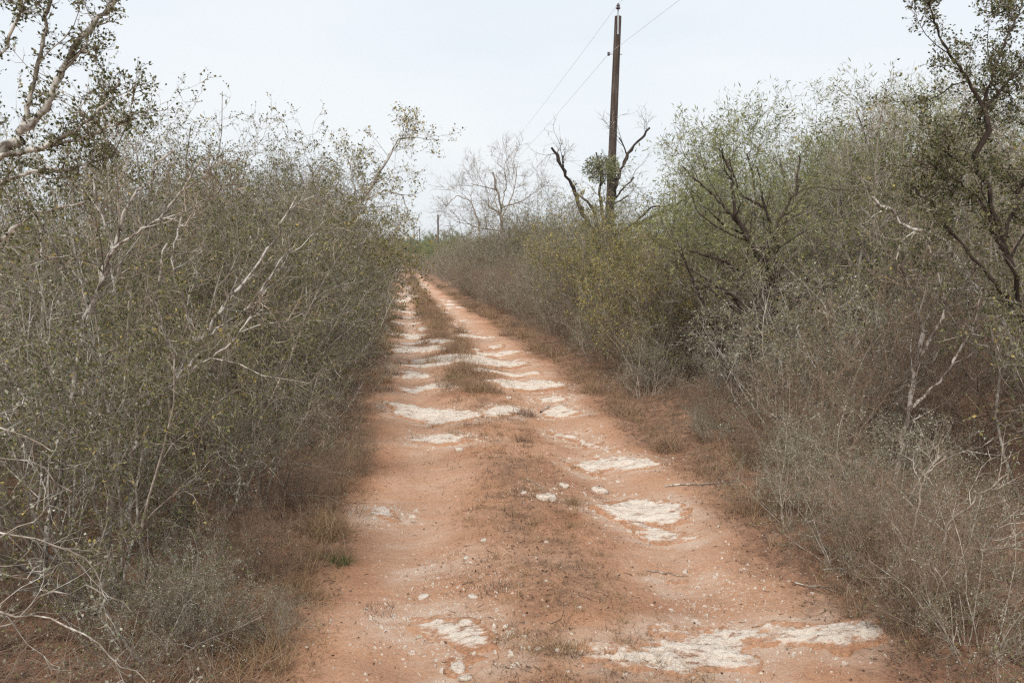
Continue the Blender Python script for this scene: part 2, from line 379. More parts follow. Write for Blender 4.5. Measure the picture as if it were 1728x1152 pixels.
for i in range(34):
    y = 13*(84/13)**((i+R.random())/34); sd_ = -1 if R.random() < .5 else 1; xc = float(road_c(y))+sd_*R.uniform(.45, 1.2); hw = R.uniform(.14, .62); hl = R.uniform(.008, .036)*y
    OUT.append(('g', [(xc-hw, y-hl*.3), (xc-hw*.3, y-hl), (xc+hw*.6, y-hl*.8), (xc+hw, y), (xc+hw*.4, y+hl), (xc-hw*.6, y+hl*.7)], .04))
for k, ent in enumerate(OUT):
    if ent[0] == 'g': poly, ht, dust, lab = None, .04, -.02, None; gp = np.array(ent[1])
    else: poly, ht, dust, lab = ent; gp = np.array([G(*q) for q in poly])
    if False: pass
    x0, y0 = gp.min(0)-.12; x1, y1 = gp.max(0)+.12
    dist = y0; cs = max(.0028*dist, .009); nx = int((x1-x0)/cs)+2; ny = int((y1-y0)/(cs*1.2))+2
    sx = min(1, 260/nx, ); nx = int(nx*sx)+2; ny = min(ny, 260)
    Xr, Yr = np.meshgrid(np.linspace(x0, x1, nx), np.linspace(y0, y1, ny))
    wx = Xr+.045*fbm(Xr*6, Yr*6, 4, k*5+1); wy = Yr+.06*fbm(Xr*6, Yr*6, 4, k*5+2)
    sd = inside_sd(gp, wx, wy)
    rg = 1-2*np.abs(fbm(Xr*5+2, Yr*12, 5, k+60))       # ridges running across the track
    steps = np.floor(sd/.05+1.2*fbm(Xr*3, Yr*4, 3, k+80))*.006
    hy = (y1-y0)*.5-.12; am = np.clip((.16 if y0 < 5 else .42)*hy, .03, .16)
    sd = sd + am*(fbm(Xr*2.2/(1+hy), Yr*9/(1+3*hy), 4, k*3+200)+.34) + am*.35*fbm(Xr*7, Yr*22/(1+hy), 3, k*3+201)
    if k == 0: sd = sd+.03
    EDGE.append((Xr[np.abs(sd) < .10], Yr[np.abs(sd) < .10]))
    m_ = (GX > x0-.35) & (GX < x1+.35) & (GY > y0-.5) & (GY < y1+.5); sg = inside_sd(gp, GX[m_]+.06*fbm(GX[m_]*5, GY[m_]*5, 3, 77), GY[m_])
    GH[m_] = np.maximum(GH[m_], .85*smooth(-.30, .02, sg+.10*fbm(GX[m_]*7, GY[m_]*7, 3, 78)))
    e = smooth(-.02, .04+.02*min(dist/8, 3), sd)
    crk_ = np.clip(.09-np.abs(fbm(Xr*3.5+9, Yr*16, 4, k+300)), 0, .09)/.09
    hz_ = -.05 - e*crk_*ht*.45 + e*(.05+ht*.55) + e*np.clip(steps, -.01, .03) + e*(rg-.75)*ht*.8 + .006*e*fbm(Xr*40, Yr*40, 3, k)
    Zr = gz(Xr, Yr)+hz_
    keep = (hz_ > -.03)
    lab_ = np.zeros(keep.shape, int); best = (0, 0); nl = 0
    K_ = keep.tolist(); L_ = [[0]*keep.shape[1] for _ in range(keep.shape[0])]
    for i0, j0 in zip(*np.nonzero(keep)):
        if L_[i0][j0]: continue
        nl += 1; st = [(i0, j0)]; L_[i0][j0] = nl; c_ = 0
        while st:
            i, j = st.pop(); c_ += 1
            for a, b_ in ((i+1, j), (i-1, j), (i, j+1), (i, j-1)):
                if 0 <= a < keep.shape[0] and 0 <= b_ < keep.shape[1] and K_[a][b_] and not L_[a][b_]: L_[a][b_] = nl; st.append((a, b_))
        if c_ > best[0]: best = (c_, nl)
    keep = np.array(L_) == best[1]
    idx = np.arange(Xr.size).reshape(Xr.shape)
    q = np.stack([idx[:-1, :-1], idx[:-1, 1:], idx[1:, 1:], idx[1:, :-1]], -1).reshape(-1, 4)
    q = q[keep.ravel()[q].any(1)]
    mb = MB(); cx, cy = gp.mean(0); cz = float(gz(cx, cy))
    mb.add(np.stack([Xr-cx, Yr-cy, Zr-cz], -1), q)
    o = mb.build('caliche_outcrop', M['rock'], loc=(cx, cy, cz))
    dv = (.27+dust+.42*(1-smooth(.0, .12+.25*hy, sd))-1.6*np.clip(hz_, -.05, .06)/max(ht, .02)*.18 + .30*fbm(Xr*4, Yr*10, 4, k+9)).ravel()
    dv = np.clip(dv, 0, 1)
    a_ = o.data.color_attributes.new('dust', 'FLOAT_COLOR', 'POINT')
    a_.data.foreach_set('color', np.stack([dv, dv, dv, np.ones_like(dv)], 1).astype(np.float32).ravel())
    tag(o, lab or 'thin white rock bar far along the track', 'rock', 'pale rock outcrops in the track')
ca.data.foreach_set('color', np.stack([w*(1-.5*GH), GH, w, np.ones_like(w)], 1).astype(np.float32).ravel())
# ------------------------------------------------------------------ loose stones
def stone_mesh(sx, sy, sz, s):
    n = 12; m_ = 8; th = np.linspace(0, 2*np.pi, n, endpoint=False); ph = np.linspace(-np.pi/2, np.pi/2, m_)
    T, Pp = np.meshgrid(th, ph); r_ = 1+.5*fbm(np.cos(T)*1.3+3, np.sin(T)*1.3+Pp*1.2, 3, s)
    v = np.stack([sx*r_*np.cos(T)*np.cos(Pp)**.6, sy*r_*np.sin(T)*np.cos(Pp)**.6, sz*r_*np.sign(np.sin(Pp))*np.abs(np.sin(Pp))**.6], -1)
    idx = np.arange(n*m_).reshape(m_, n); rr_ = np.roll(idx, -1, 1)
    return v, np.stack([idx[:-1], rr_[:-1], rr_[1:], idx[1:]], -1)
ST = [((772,1130),.035,'pale flat stone beside the nearest dusty rock patch'),((785,1145),.025,'small white stone at the bottom edge of the photo'),
 ((714,1008),.025,'small cream stone alone in the left rut'),((797,1008),.022,'small stone right of the lone cream stone'),((1012,830),.05,'pinkish rounded stone above the cracked white sheet'),
 ((952,821),.035,'pale stone partly under a dry tuft on the centre strip'),((920,842),.055,'flat pink slab of stone on the centre strip'),((775,760),.04,'single white stone in the smooth left rut'),
 ((884,832),.022,'small chip of stone left of the flat pink slab'),((1042,813),.016,'tiny pale stone under the hook shaped rock'),((816,912),.018,'small pointed white stone at the rut edge'),((858,672),.035,'white stone near the centre strip, above the pale hump'),((786,942),.015,'pebble at the end of the chalky streak'),((908,1096),.014,'pebble right of the dusty patch')]
for i, ((px, py), s_, lab) in enumerate(ST):
    x, y = G(px, py); v, q = stone_mesh(s_*1.5, s_, s_*.55, i*7+3); mb = MB(); mb.add(v, q)
    o = mb.build('stone', M['rock'], loc=(x, y, float(gz(x, y))+s_*.2)); o.rotation_euler.z = R.uniform(0, 3)
    a_ = o.data.color_attributes.new('dust', 'FLOAT_COLOR', 'POINT'); a_.data.foreach_set('color', np.tile([.12, .12, .12, 1.], len(o.data.vertices)))
    tag(o, lab, 'stone', 'loose stones on the track')
mb = MB(); n = 10500
cl = [G(760, 1070), G(1215, 1020), G(1215, 985), G(930, 830), G(690, 1050), G(830, 980), G(1250, 1100), G(1100, 900), G(740, 960)]
for i in range(n):
    big = 0
    if i >= 7000:
        ex, ey = EDGE[int(R.integers(len(EDGE))) if R.random() < .6 else int(R.integers(12))]
        if len(ex) == 0: continue
        j = R.integers(len(ex)); x = ex[j]+R.normal(0, .05); y = ey[j]+R.normal(0, .06); big = R.exponential(.004)*(1+y/15)
    elif i < 4600:
        c_ = cl[R.integers(len(cl))]; x = c_[0]+R.normal(0, .22); y = c_[1]+R.normal(0, .22)
    else: y = 3+R.exponential(5); x = road_c(y)+R.uniform(-1.6, 1.7)
    s_ = min(.0025+R.exponential(.0025)+big, .03)
    a = R.uniform(0, 6.28, 5); ang = np.sort(R.uniform(0, 6.28, 4)); z = float(gz(x, y))
    rad = s_*R.uniform(.6, 1.3, 4)
    bt = np.stack([x+rad*np.cos(ang), y+rad*np.sin(ang), np.full(4, z-.002)], 1); tp = bt*1.0; tp[:, 0] = x+(tp[:, 0]-x)*.6; tp[:, 1] = y+(tp[:, 1]-y)*.6; tp[:, 2] = z+s_*R.uniform(.4, .9)
    mb.add(np.concatenate([bt, tp]), [(0, 1, 5, 4), (1, 2, 6, 5), (2, 3, 7, 6), (3, 0, 4, 7), (4, 5, 6, 7)])
o = mb.build('gravel', M['rock'], smooth_=False); a_ = o.data.color_attributes.new('dust', 'FLOAT_COLOR', 'POINT'); a_.data.foreach_set('color', np.tile([.1, .1, .1, 1.], len(o.data.vertices)))
tag(o, 'scattered crumbs of pale caliche gravel on the red dirt', 'gravel', kind='stuff')
# ------------------------------------------------------------------ grass and litter (stuff)
def blades(x, y, h, wd, lean, K=4, zoff=0.0):
    n = len(x); z = gz(x, y)+zoff; a = R.uniform(0, 6.28, n)
    d = np.stack([np.cos(a)*lean, np.sin(a)*lean, np.ones(n)], 1)+.15*R.normal(size=(n, 3)); d /= np.linalg.norm(d, axis=1, keepdims=True)
    p = np.empty((n, K, 3)); p[:, 0] = np.stack([x, y, z-.01], 1)
    for j in range(1, K):
        d = d+np.stack([np.cos(a)*lean*.35, np.sin(a)*lean*.35, -.25*np.abs(lean)*np.ones(n)], 1)+.1*R.normal(size=(n, 3)); d /= np.linalg.norm(d, axis=1, keepdims=True)
        p[:, j] = p[:, j-1]+d*(h/(K-1))[:, None]
    b_ = R.uniform(0, 6.28, n); e = np.stack([np.cos(b_), np.sin(b_), 0*b_], 1)[:, None]*(wd[:, None, None]*np.linspace(1, .15, K)[None, :, None])
    v = np.stack([p-e, p+e], 2); idx = np.arange(n*K*2).reshape(n, K, 2)
    return v, np.stack([idx[:, :-1, 0], idx[:, :-1, 1], idx[:, 1:, 1], idx[:, 1:, 0]], -1)
def scatter(n, ymax, edge=True, ymin=3.0):
    y = ymin*(ymax/ymin)**R.random(n)
    if edge:
        s_ = R.random(n) < .5
        u = np.where(s_, -1.25-R.exponential(.55, n), 1.4+R.exponential(.7, n))
    else: u = R.normal(.0, .33, n)
    return road_c(y)+u, y
mb = MB()
x, y = scatter(30000, 110); k = vn(x*1.3, y*.8, 55) > -.08; x, y = x[k], y[k]
nf = 1+y/25
v, q = blades(x, y, R.uniform(.04, .16, len(x))*(1+.5*(y > 12)), .0016*nf, R.uniform(.2, 1.4, len(x))); mb.add(v, q, 0)
x, y = scatter(52000, 110, False, 3.2); k = (vn(x*3.2, y*2.1, 56)+.25*smooth(12, 30, y) > .02); x, y = x[k], y[k]
nf = 1+y/25
v, q = blades(x, y, R.uniform(.02, .09, len(x))*(1+1.6*smooth(12, 22, y)), .0016*nf, R.uniform(.2, 1.5, len(x))); mb.add(v, q, 1)
def clusters(n, ymin, ymax, ufn, hlo, hhi, k, mi, sp):
    cy_ = ymin*(ymax/ymin)**R.random(n); cu = ufn(n, cy_); hc = R.uniform(hlo, hhi, n)
    y = np.repeat(cy_, k)+np.repeat(sp*(.6+cy_/25), k)*R.normal(size=n*k)*.6; x = road_c(np.repeat(cy_, k))+np.repeat(cu, k)+np.repeat(sp*(.6+cy_/40), k)*R.normal(size=n*k)
    h_ = np.repeat(hc, k)*R.uniform(.4, 1.1, n*k); v, q = blades(x, y, h_, .0013*(1+y/18), R.uniform(.1, 1.3, n*k)); mb.add(v, q, mi)
mid = lambda n, y: R.normal(.02, .27, n)
clusters(330, 3.4, 14, mid, .03, .11, 40, 0, .028); clusters(300, 3.4, 14, mid, .03, .08, 40, 2, .045); clusters(700, 11, 95, mid, .10, .26, 34, 1, .07); clusters(300, 11, 60, mid, .08, .2, 34, 0, .07)
ed = lambda n, y: np.where(R.random(n) < .5, -1.45-R.exponential(.3, n), 1.6+R.exponential(.45, n))
clusters(420, 3.6, 90, ed, .10, .30, 46, 1, .06); clusters(420, 3.6, 60, ed, .12, .30, 44, 0, .05); clusters(200, 3.6, 30, ed, .05, .15, 30, 2, .05)
o = mb.build('dry_grass', [M['grass'], M['redgrass'], M['litter']]); tag(o, 'short dry rust brown grass along the verges and centre strip', 'grass', kind='stuff')
mb = MB(); n = 46000
y = 2.8*(60/2.8)**R.random(n); x = road_c(y)+R.uniform(-4.5, 4.5, n)
wgt = litter_w(x, y); k = R.random(n) < (.06+.94*wgt); x, y = x[k], y[k]; n = len(x)
a = R.uniform(0, 6.28, n); L = R.uniform(.008, .05, n)*np.where(R.random(n) < .04, 4, 1); nf = (1+y/20)
p0 = np.stack([x, y, gz(x, y)+.004], 1); d = np.stack([np.cos(a), np.sin(a), R.uniform(0, .25, n)], 1)*L[:, None]; d2 = d+.3*L[:, None]*R.normal(size=(n, 3)); d2[:, 2] = np.abs(d2[:, 2])*.5
p1 = p0+d*.5; p2 = p0+d2
for p_ in (p1, p2): p_[:, 2] = np.maximum(p_[:, 2], gz(p_[:, 0], p_[:, 1])+.003)
mb.tubes(np.stack([p0, p1, p2], 1), (R.uniform(.0008, .0022, n)*nf)[:, None]*np.array([1, .8, .4])[None], 3)
n = 24000; y = 2.8*(40/2.8)**R.random(n); x = road_c(y)+R.uniform(-4, 4, n); k = R.random(n) < (.10+.9*litter_w(x, y)); x, y = x[k], y[k]
mb.leaves(np.stack([x, y, gz(x, y)+.006], 1), .017, 0, .6, np.stack([R.normal(size=len(x)), R.normal(size=len(x)), 0*x], 1)*2)
o = mb.build('leaf_litter', M['litter']); tag(o, 'dead twigs and leaf litter on the red dirt', 'litter', kind='stuff')
def sprigs(n, ymin, ymax, umin, usc, h, name, label, mats, sides=(-1, 1)):
    mb = MB(); y = ymin*(ymax/ymin)**R.random(n); sd_ = np.where(R.random(n) < .5, sides[0], sides[1]); u = sd_*(umin+R.random(n)**1.2*usc)
    x = road_c(y)+u; ed = np.clip((np.abs(u)-umin)/1.2, .25, 1)
    k = (R.random(n) < ed); x, y, ed = x[k], y[k], ed[k]; n = len(x)
    a = R.uniform(0, 6.28, n); ln = R.uniform(.1, 1.3, n); K = 6; p = np.empty((n, K, 3)); p[:, 0] = np.stack([x, y, gz(x, y)-.01], 1)
    d = np.stack([np.sin(ln)*np.cos(a), np.sin(ln)*np.sin(a), np.cos(ln)], 1); l = h*R.uniform(.35, 1.1, n)*(.5+.5*ed)/(K-1)
    for j in range(1, K):
        d = d+.22*R.normal(size=(n, 3)); d[:, 2] -= .05; d /= np.linalg.norm(d, axis=1, keepdims=True); p[:, j] = p[:, j-1]+d*l[:, None]
    r = (R.uniform(.0014, .0035, n)*(1+y/30))[:, None]*np.linspace(1, .4, K)
    mb.tubes(p, r, 3); c1, r1 = grow(p, r, 6, h*.45, .8, 4, .28, .03, .1, .65, .4); mb.tubes(c1, r1, 3)
    c2, r2 = grow(c1, r1, 3, h*.2, .9, 3, .3, .0, .1, .7, .5); mb.tubes(c2, r2, 3)
    c_, d_ = along(c2, 1, .006); k = R.random(len(c_)) < .5; mb.leaves(c_[k], .013, 1, .6, d_[k]); mb.leaves(c_[~k], .015, 2, .6, d_[~k])
    o = mb.build(name, mats); tag(o, label, 'undergrowth', kind='stuff')
sprigs(5200, 2.9, 22, 1.55, 3.2, .62, 'undergrowth', 'tangled low dead twigs and weeds along both sides under the brush', [M['browntwig'], M['greyleaf'], M['olive']])
# ------------------------------------------------------------------ plant prototypes
OFF = (0, -50, 0)
PROTO = {}
def shrub_proto(key, n=4, **k):
    PROTO[key] = [(k, i) for i in range(n)]
def mk(name, kind):
    if kind == 'thorn':     # grey brown, zigzag twigs, few leaf buds
        p, r = stems(13, 2.5, 1, .75, 8, .015, .14, .3)
        lv = [dict(n=8, L=1.0, ang=.8, K=6, wob=.24, upw=.05, t0=.12, rr=.6), dict(n=7, L=.5, ang=.9, K=5, wob=.30, upw=.03, rr=.55, rmin=.0024), dict(n=3, L=.22, ang=1.0, K=3, wob=.3, rr=.6, rmin=.0022, t0=.1)]
        return plant(name, p, r, lv, 'bark', 'twig', 'greyleaf', 3, .020, .6, names=('stems', 'twigs'), leaf2='olive', leaf2f=.5)
    if kind == 'olive':
        p, r = stems(11, 2.6, 1, .7, 8, .018, .14, .3)
        lv = [dict(n=8, L=1.05, ang=.8, K=6, wob=.24, upw=.06, t0=.15, rr=.6), dict(n=7, L=.5, ang=.85, K=5, wob=.30, upw=.05, rr=.55, rmin=.0024), dict(n=3, L=.22, ang=.9, K=3, wob=.3, rr=.6, rmin=.0022, t0=.1)]
        return plant(name, p, r, lv, 'bark', 'twig', 'olive', 6, .025, .6, names=('stems', 'foliage'), leaf2='ochre', leaf2f=.08)
    if kind == 'brown':     # fine upright brown brush
        p, r = stems(30, 1.7, 1, .85, 6, .007, .13, .4)
        lv = [dict(n=8, L=.75, ang=.6, K=5, wob=.24, upw=.10, t0=.08, rr=.6, rmin=.002), dict(n=5, L=.38, ang=.75, K=4, wob=.28, upw=.07, rr=.6, rmin=.0022), dict(n=2, L=.16, ang=.9, K=3, wob=.3, rr=.6, rmin=.0017, t0=.1)]
        return plant(name, p, r, lv, 'browntwig', 'browntwig', 'greyleaf', 2, .013, .6, names=('stems', 'twigs'), leaf2='grass', leaf2f=.5)
    if kind == 'silver':    # pale twigs with whitish buds
        p, r = stems(16, 1.9, 1, .9, 7, .009, .16, .35)
        lv = [dict(n=7, L=.85, ang=.8, K=5, wob=.26, upw=.05, t0=.1, rr=.6, rmin=.002), dict(n=7, L=.42, ang=.9, K=4, wob=.30, upw=.04, rr=.55, rmin=.0016), dict(n=3, L=.18, ang=1.0, K=3, wob=.3, rr=.6, rmin=.002, t0=.1)]
        return plant(name, p, r, lv, 'paletwig', 'twig', 'greyleaf', 4, .020, .65, names=('stems', 'twigs'), leaf2='olive', leaf2f=.3)
    if kind == 'ochre':
        p, r = stems(9, 2.2, 1, .7, 8, .014, .14, .25)
        lv = [dict(n=7, L=.95, ang=.8, K=5, wob=.24, upw=.08, t0=.2, rr=.6), dict(n=7, L=.5, ang=.85, K=4, wob=.28, upw=.05, rr=.55, rmin=.0022), dict(n=5, L=.2, ang=.9, K=3, wob=.3, rr=.6, rmin=.0015, t0=.1)]
        return plant(name, p, r, lv, 'bark', 'twig', 'ochre', 4, .030, .6, names=('stems', 'foliage'), leaf2='olive', leaf2f=.45)
    if kind == 'mesq':
        p, r = stems(5, 3.4, 1, .7, 10, .042, .17, .15, .05)
        lv = [dict(n=7, L=1.8, ang=.75, K=7, wob=.26, upw=.08, t0=.25, rr=.5), dict(n=7, L=.9, ang=.8, K=5, wob=.27, upw=.03, rr=.5, rmin=.004), dict(n=7, L=.42, ang=.9, K=4, wob=.28, upw=-.02, rr=.5, rmin=.0022)]
        return plant(name, p, r, lv, 'darkbark', 'bark', 'mesq', 6, .08, .17, jit=.045, nt=1)
    if kind == 'bare':
        p, r = stems(5, 3.3, 1, .7, 10, .038, .18, .15, .05)
        lv = [dict(n=7, L=1.7, ang=.75, K=7, wob=.26, upw=.06, t0=.25, rr=.5), dict(n=7, L=.9, ang=.8, K=5, wob=.27, upw=.03, rr=.55, rmin=.004), dict(n=7, L=.42, ang=.8, K=4, wob=.28, upw=.0, rr=.5, rmin=.0025)]
        return plant(name, p, r, lv, 'bark', 'twig', nt=1)
    if kind == 'greentree':   # distant leafy tree
        p, r = stems(5, 3.0, 1, .7, 7, .07, .14, .2, .05)
        lv = [dict(n=7, L=2.0, ang=.75, K=5, wob=.22, upw=.06, t0=.3, rr=.5), dict(n=7, L=.9, ang=.85, K=4, wob=.25, rr=.5, rmin=.006)]
        return plant(name, p, r, lv, 'darkbark', 'bark', 'farleaf', 26, .13, .45, jit=.13, nt=1, leaf2='mesq', leaf2f=.3)
NV = dict(thorn=4, olive=3, brown=3, silver=3, ochre=2, mesq=2, bare=2, greentree=3)
NAMES = dict(thorn='thorn_shrub', olive='leafy_thorn_shrub', brown='twiggy_bush', silver='silvery_shrub', ochre='yellowing_bush', mesq='mesquite_tree', bare='bare_tree', greentree='green_tree')
CAT = dict(thorn='shrub', olive='shrub', brown='bush', silver='shrub', ochre='bush', mesq='tree', bare='tree', greentree='tree')
for k_ in NV: PROTO[k_] = [[mk(NAMES[k_], k_), False] for _ in range(NV[k_])]
def place(kind, x, y, s=1.0, label=None, group=None, var=None, sz=None, rz=None, tilt=.08):
    pr = PROTO[kind][R.integers(NV[kind]) if var is None else var % NV[kind]]
    if not pr[1]: o = pr[0]; pr[1] = True
    else: o = clone(pr[0])
    o.location = (float(x), float(y), float(gz(x, y))); o.rotation_euler = (R.normal(0, tilt), R.normal(0, tilt), R.uniform(0, 6.28) if rz is None else rz)
    o.scale = (s, s, s*(sz or R.uniform(.9, 1.12)))
    for kk in ('label', 'group', 'category'):
        if kk in o: del o[kk]
    tag(o, label, CAT[kind], group)
    return o
# ------------------------------------------------------------------ thicket placement
LAB = {
 ('thorn', 'L'): 'leafless grey thorn shrub tangled in the thicket left of the track', ('olive', 'L'): 'thorn shrub with small olive leaves in the thicket left of the track',
 ('brown', 'L'): 'fine brown twiggy bush at the foot of the left thicket', ('silver', 'L'): 'pale twigged shrub with whitish buds in the left thicket', ('ochre', 'L'): 'bush with small yellowing leaves in the left thicket',
 ('thorn', 'R'): 'leafless grey thorn shrub tangled in the thicket right of the track', ('olive', 'R'): 'thorn shrub with small olive leaves in the thicket right of the track',
 ('brown', 'R'): 'fine purplish brown twiggy bush in the brush right of the track', ('silver', 'R'): 'pale twigged shrub with whitish buds in the right thicket', ('ochre', 'R'): 'bush with small yellowing leaves in the right thicket',
}
GRP = {'L': 'shrubs of the thicket left of the track', 'R': 'shrubs of the thicket right of the track'}
def pick(w_):
    ks = list(w_); pw = np.array([w_[k] for k in ks], float); return ks[R.choice(len(ks), p=pw/pw.sum())]
def inframe(x, y, m=1.3):
    d = np.array([x, y, 0.]); zc = d@fw
    if zc < .3: return False
    return abs(F*(d@rt)/zc) < 864+m*F/zc
HL = lambda y: np.interp(y, [2, 4, 8, 14, 24, 45, 80, 150], [.55, .85, 1.12, 1.18, 1.2, 1.15, 1.1, 1.0])
cnt = 0
def row(side, off, y0, y1, step, w_, sc_, xj=.25):
    global cnt
    y = y0
    while y < y1:
        st = step*R.uniform(.8, 1.2); y += st
        o_ = off(y) if callable(off) else off; x = road_c(y) + (-o_ if side == 'L' else o_) + R.normal(0, xj)
        if not inframe(x, y): continue
        k_ = pick(w_(y) if callable(w_) else w_)
        s_ = sc_(y) if callable(sc_) else sc_
        pxx = CX+F*(np.array([x, y, 0])@rt)/(np.array([x, y, -.8])@fw)
        for a_, b_, yA, yB, lim in ((1085, 1350, 5.0, 9.3, .22), (1150, 1380, 9.3, 10.8, .4), (1335, 1500, 4.4, 7.2, .62), (1480, 1560, 2, 5.9, .50), (190, 400, 4, 6.2, .60), (950, 1090, 12, 20, .8)):
            if a_ < pxx < b_ and yA < y < yB: s_ = min(s_, lim)
        place(k_, x, y, s_*R.uniform(.88, 1.15), LAB[(k_, side)], GRP[side]); cnt += 1
WL = dict(thorn=3.5, olive=3, silver=2.6, brown=1.2, ochre=.5)
WLf = dict(brown=3, silver=2, thorn=1)
# left
row('L', lambda y: 1.95+.95*smooth(10, 26, y), 4.9, 46, 1.7, WLf, lambda y: .30+.022*min(y, 24), .12)
row('L', lambda y: 2.65+1.15*smooth(10, 26, y), 3.2, 46, 1.2, WL, lambda y: float(np.interp(y, [3, 6, 10, 20, 45], [.55, .72, .95, 1.02, .98])))
row('L', 3.4, 3.2, 46, 1.25, WL, lambda y: float(np.interp(y, [3, 6, 10, 20, 45], [.70, .90, .97, 1.02, 1.02])))
row('L', 4.6, 4.0, 46, 1.5, WL, .98)
row('L', 6.2, 5.4, 46, 1.9, WL, 1.03)
row('L', 8.4, 7.5, 44, 2.6, WL, 1.08)
# right
WR = dict(brown=3.2, thorn=3, silver=1.4, olive=2, ochre=.6)
WRf = dict(brown=5, silver=.8, thorn=.5)
row('R', lambda y: 2.2+.45*smooth(10, 26, y), 5.0, 46, 1.7, WRf, lambda y: .30+.020*min(y, 24), .12)
row('R', lambda y: 2.8+.55*smooth(10, 26, y), 3.9, 46, 1.25, WR, lambda y: float(np.interp(y, [4, 8, 14, 30, 45], [.80, .86, .84, .95, 1.0])))
row('R', 3.7, 3.9, 46, 1.4, WR, lambda y: float(np.interp(y, [4, 8, 14, 30, 45], [.8, .92, .92, 1.0, 1.05])))
row('R', 5.0, 4.4, 46, 1.6, WR, lambda y: float(np.interp(y, [4, 8, 14, 30, 45], [1.1, 1.08, 1.0, 1.05, 1.1])))
row('R', 6.8, 6.0, 46, 2.1, WR, 1.12)
row('R', 9.2, 8, 46, 2.9, WR, 1.2)
# further along the track
for side in 'LR':
    row(side, 3.9 if side == 'L' else 3.5, 46, 112, 3.6, WR if side == 'R' else WL, 1.2)
    row(side, 5.6, 46, 112, 4.6, WR if side == 'R' else WL, 1.35)
    row(side, 8.5, 50, 112, 7, WL, 1.5)
print('SHRUBS', cnt)
for (x, Y, s_, kd) in [(2.9, 116, 1.0, 'olive'), (3.0, 122, 1.1, 'thorn'), (2.9, 130, 1.1, 'olive'), (3.1, 140, 1.2, 'thorn'), (3.2, 152, 1.3, 'olive'), (-1.3, 118, 1.1, 'thorn'), (-1.4, 126, 1.1, 'olive'), (-1.3, 136, 1.2, 'thorn'), (-1.5, 148, 1.2, 'olive')]:
    place(kd, x, Y, s_, 'tiny far shrub pinching the track before the dark shed', 'shrubs at the far bend')
# ------------------------------------------------------------------ far trees
k = 0
for (px, Y, s_) in [(600, 120, 1.1), (640, 118, .95), (618, 150, 1.2), (655, 150, 1.0), (668, 165, 1.1), (655, 205, 1.3), (690, 230, 1.35), (700, 215, 1.2), (712, 190, 1.1), (728, 165, 1.1), (722, 140, .95), (740, 130, .95), (752, 150, 1.15), (765, 125, 1.05), (780, 140, 1.2), (800, 120, 1.1), (830, 130, 1.2), (735, 260, 1.6), (706, 290, 1.5), (672, 280, 1.5), (640, 260, 1.5), (770, 200, 1.5), (860, 110, 1.1), (900, 105, 1.2)]:
    x = ray(px, 412)[0]*Y
    place('greentree', x, Y, s_*1.22, 'rounded green tree in the wood at the far end of the track', 'green trees at the far end of the track')
mb = MB(); n = 70000
Yf = R.uniform(320, 800, n); Xf = R.uniform(-.75, .95, n)*Yf; bm = vn(Xf*.03, Yf*.03, 3)
Zf = gz(Xf, Yf)+R.random(n)*np.clip(4.2+9*bm+4*vn(Xf*.11, Yf*.11, 4), .8, 9)
mb.leaves(np.stack([Xf, Yf, Zf], 1), 1.3, 0, .7)
o = mb.build('woodland', M['farleaf']); tag(o, 'hazy blue green woodland along the horizon', 'woodland', kind='stuff')
# far dark box
bx, bY = ray(691, 437)[0]*172, 172.0; bz = float(gz(bx, bY))
mb = MB()
def box(mb, x0, x1, y0, y1, z0, z1, mi=0):
    v = [(x, y, z) for z in (z0, z1) for y in (y0, y1) for x in (x0, x1)]
    mb.add(v, [(0, 1, 5, 4), (1, 3, 7, 5), (3, 2, 6, 7), (2, 0, 4, 6), (4, 5, 7, 6), (2, 3, 1, 0)], mi)
root = empty('hunting_blind', (bx, bY, bz)); tag(root, 'small dark boxy shed at the far end of the track', 'shed')
z0 = EYE-(443-412)/F*bY-bz; z1 = EYE-(431-412)/F*bY-bz
box(mb, -.75, .75, -.7, .7, z0, z1-.08); mb.build('wall', M['box'], root, False)
mb = MB(); box(mb, -.85, .85, -.8, .8, z1-.078, z1); mb.build('roof', M['metal'], root, False)
for sx in (-.6, .6):
    for sy in (-.55, .55):
        mb = MB(); box(mb, sx-.06, sx+.06, sy-.06, sy+.06, -.1, z0-.002); mb.build('leg', M['box'], root, False)
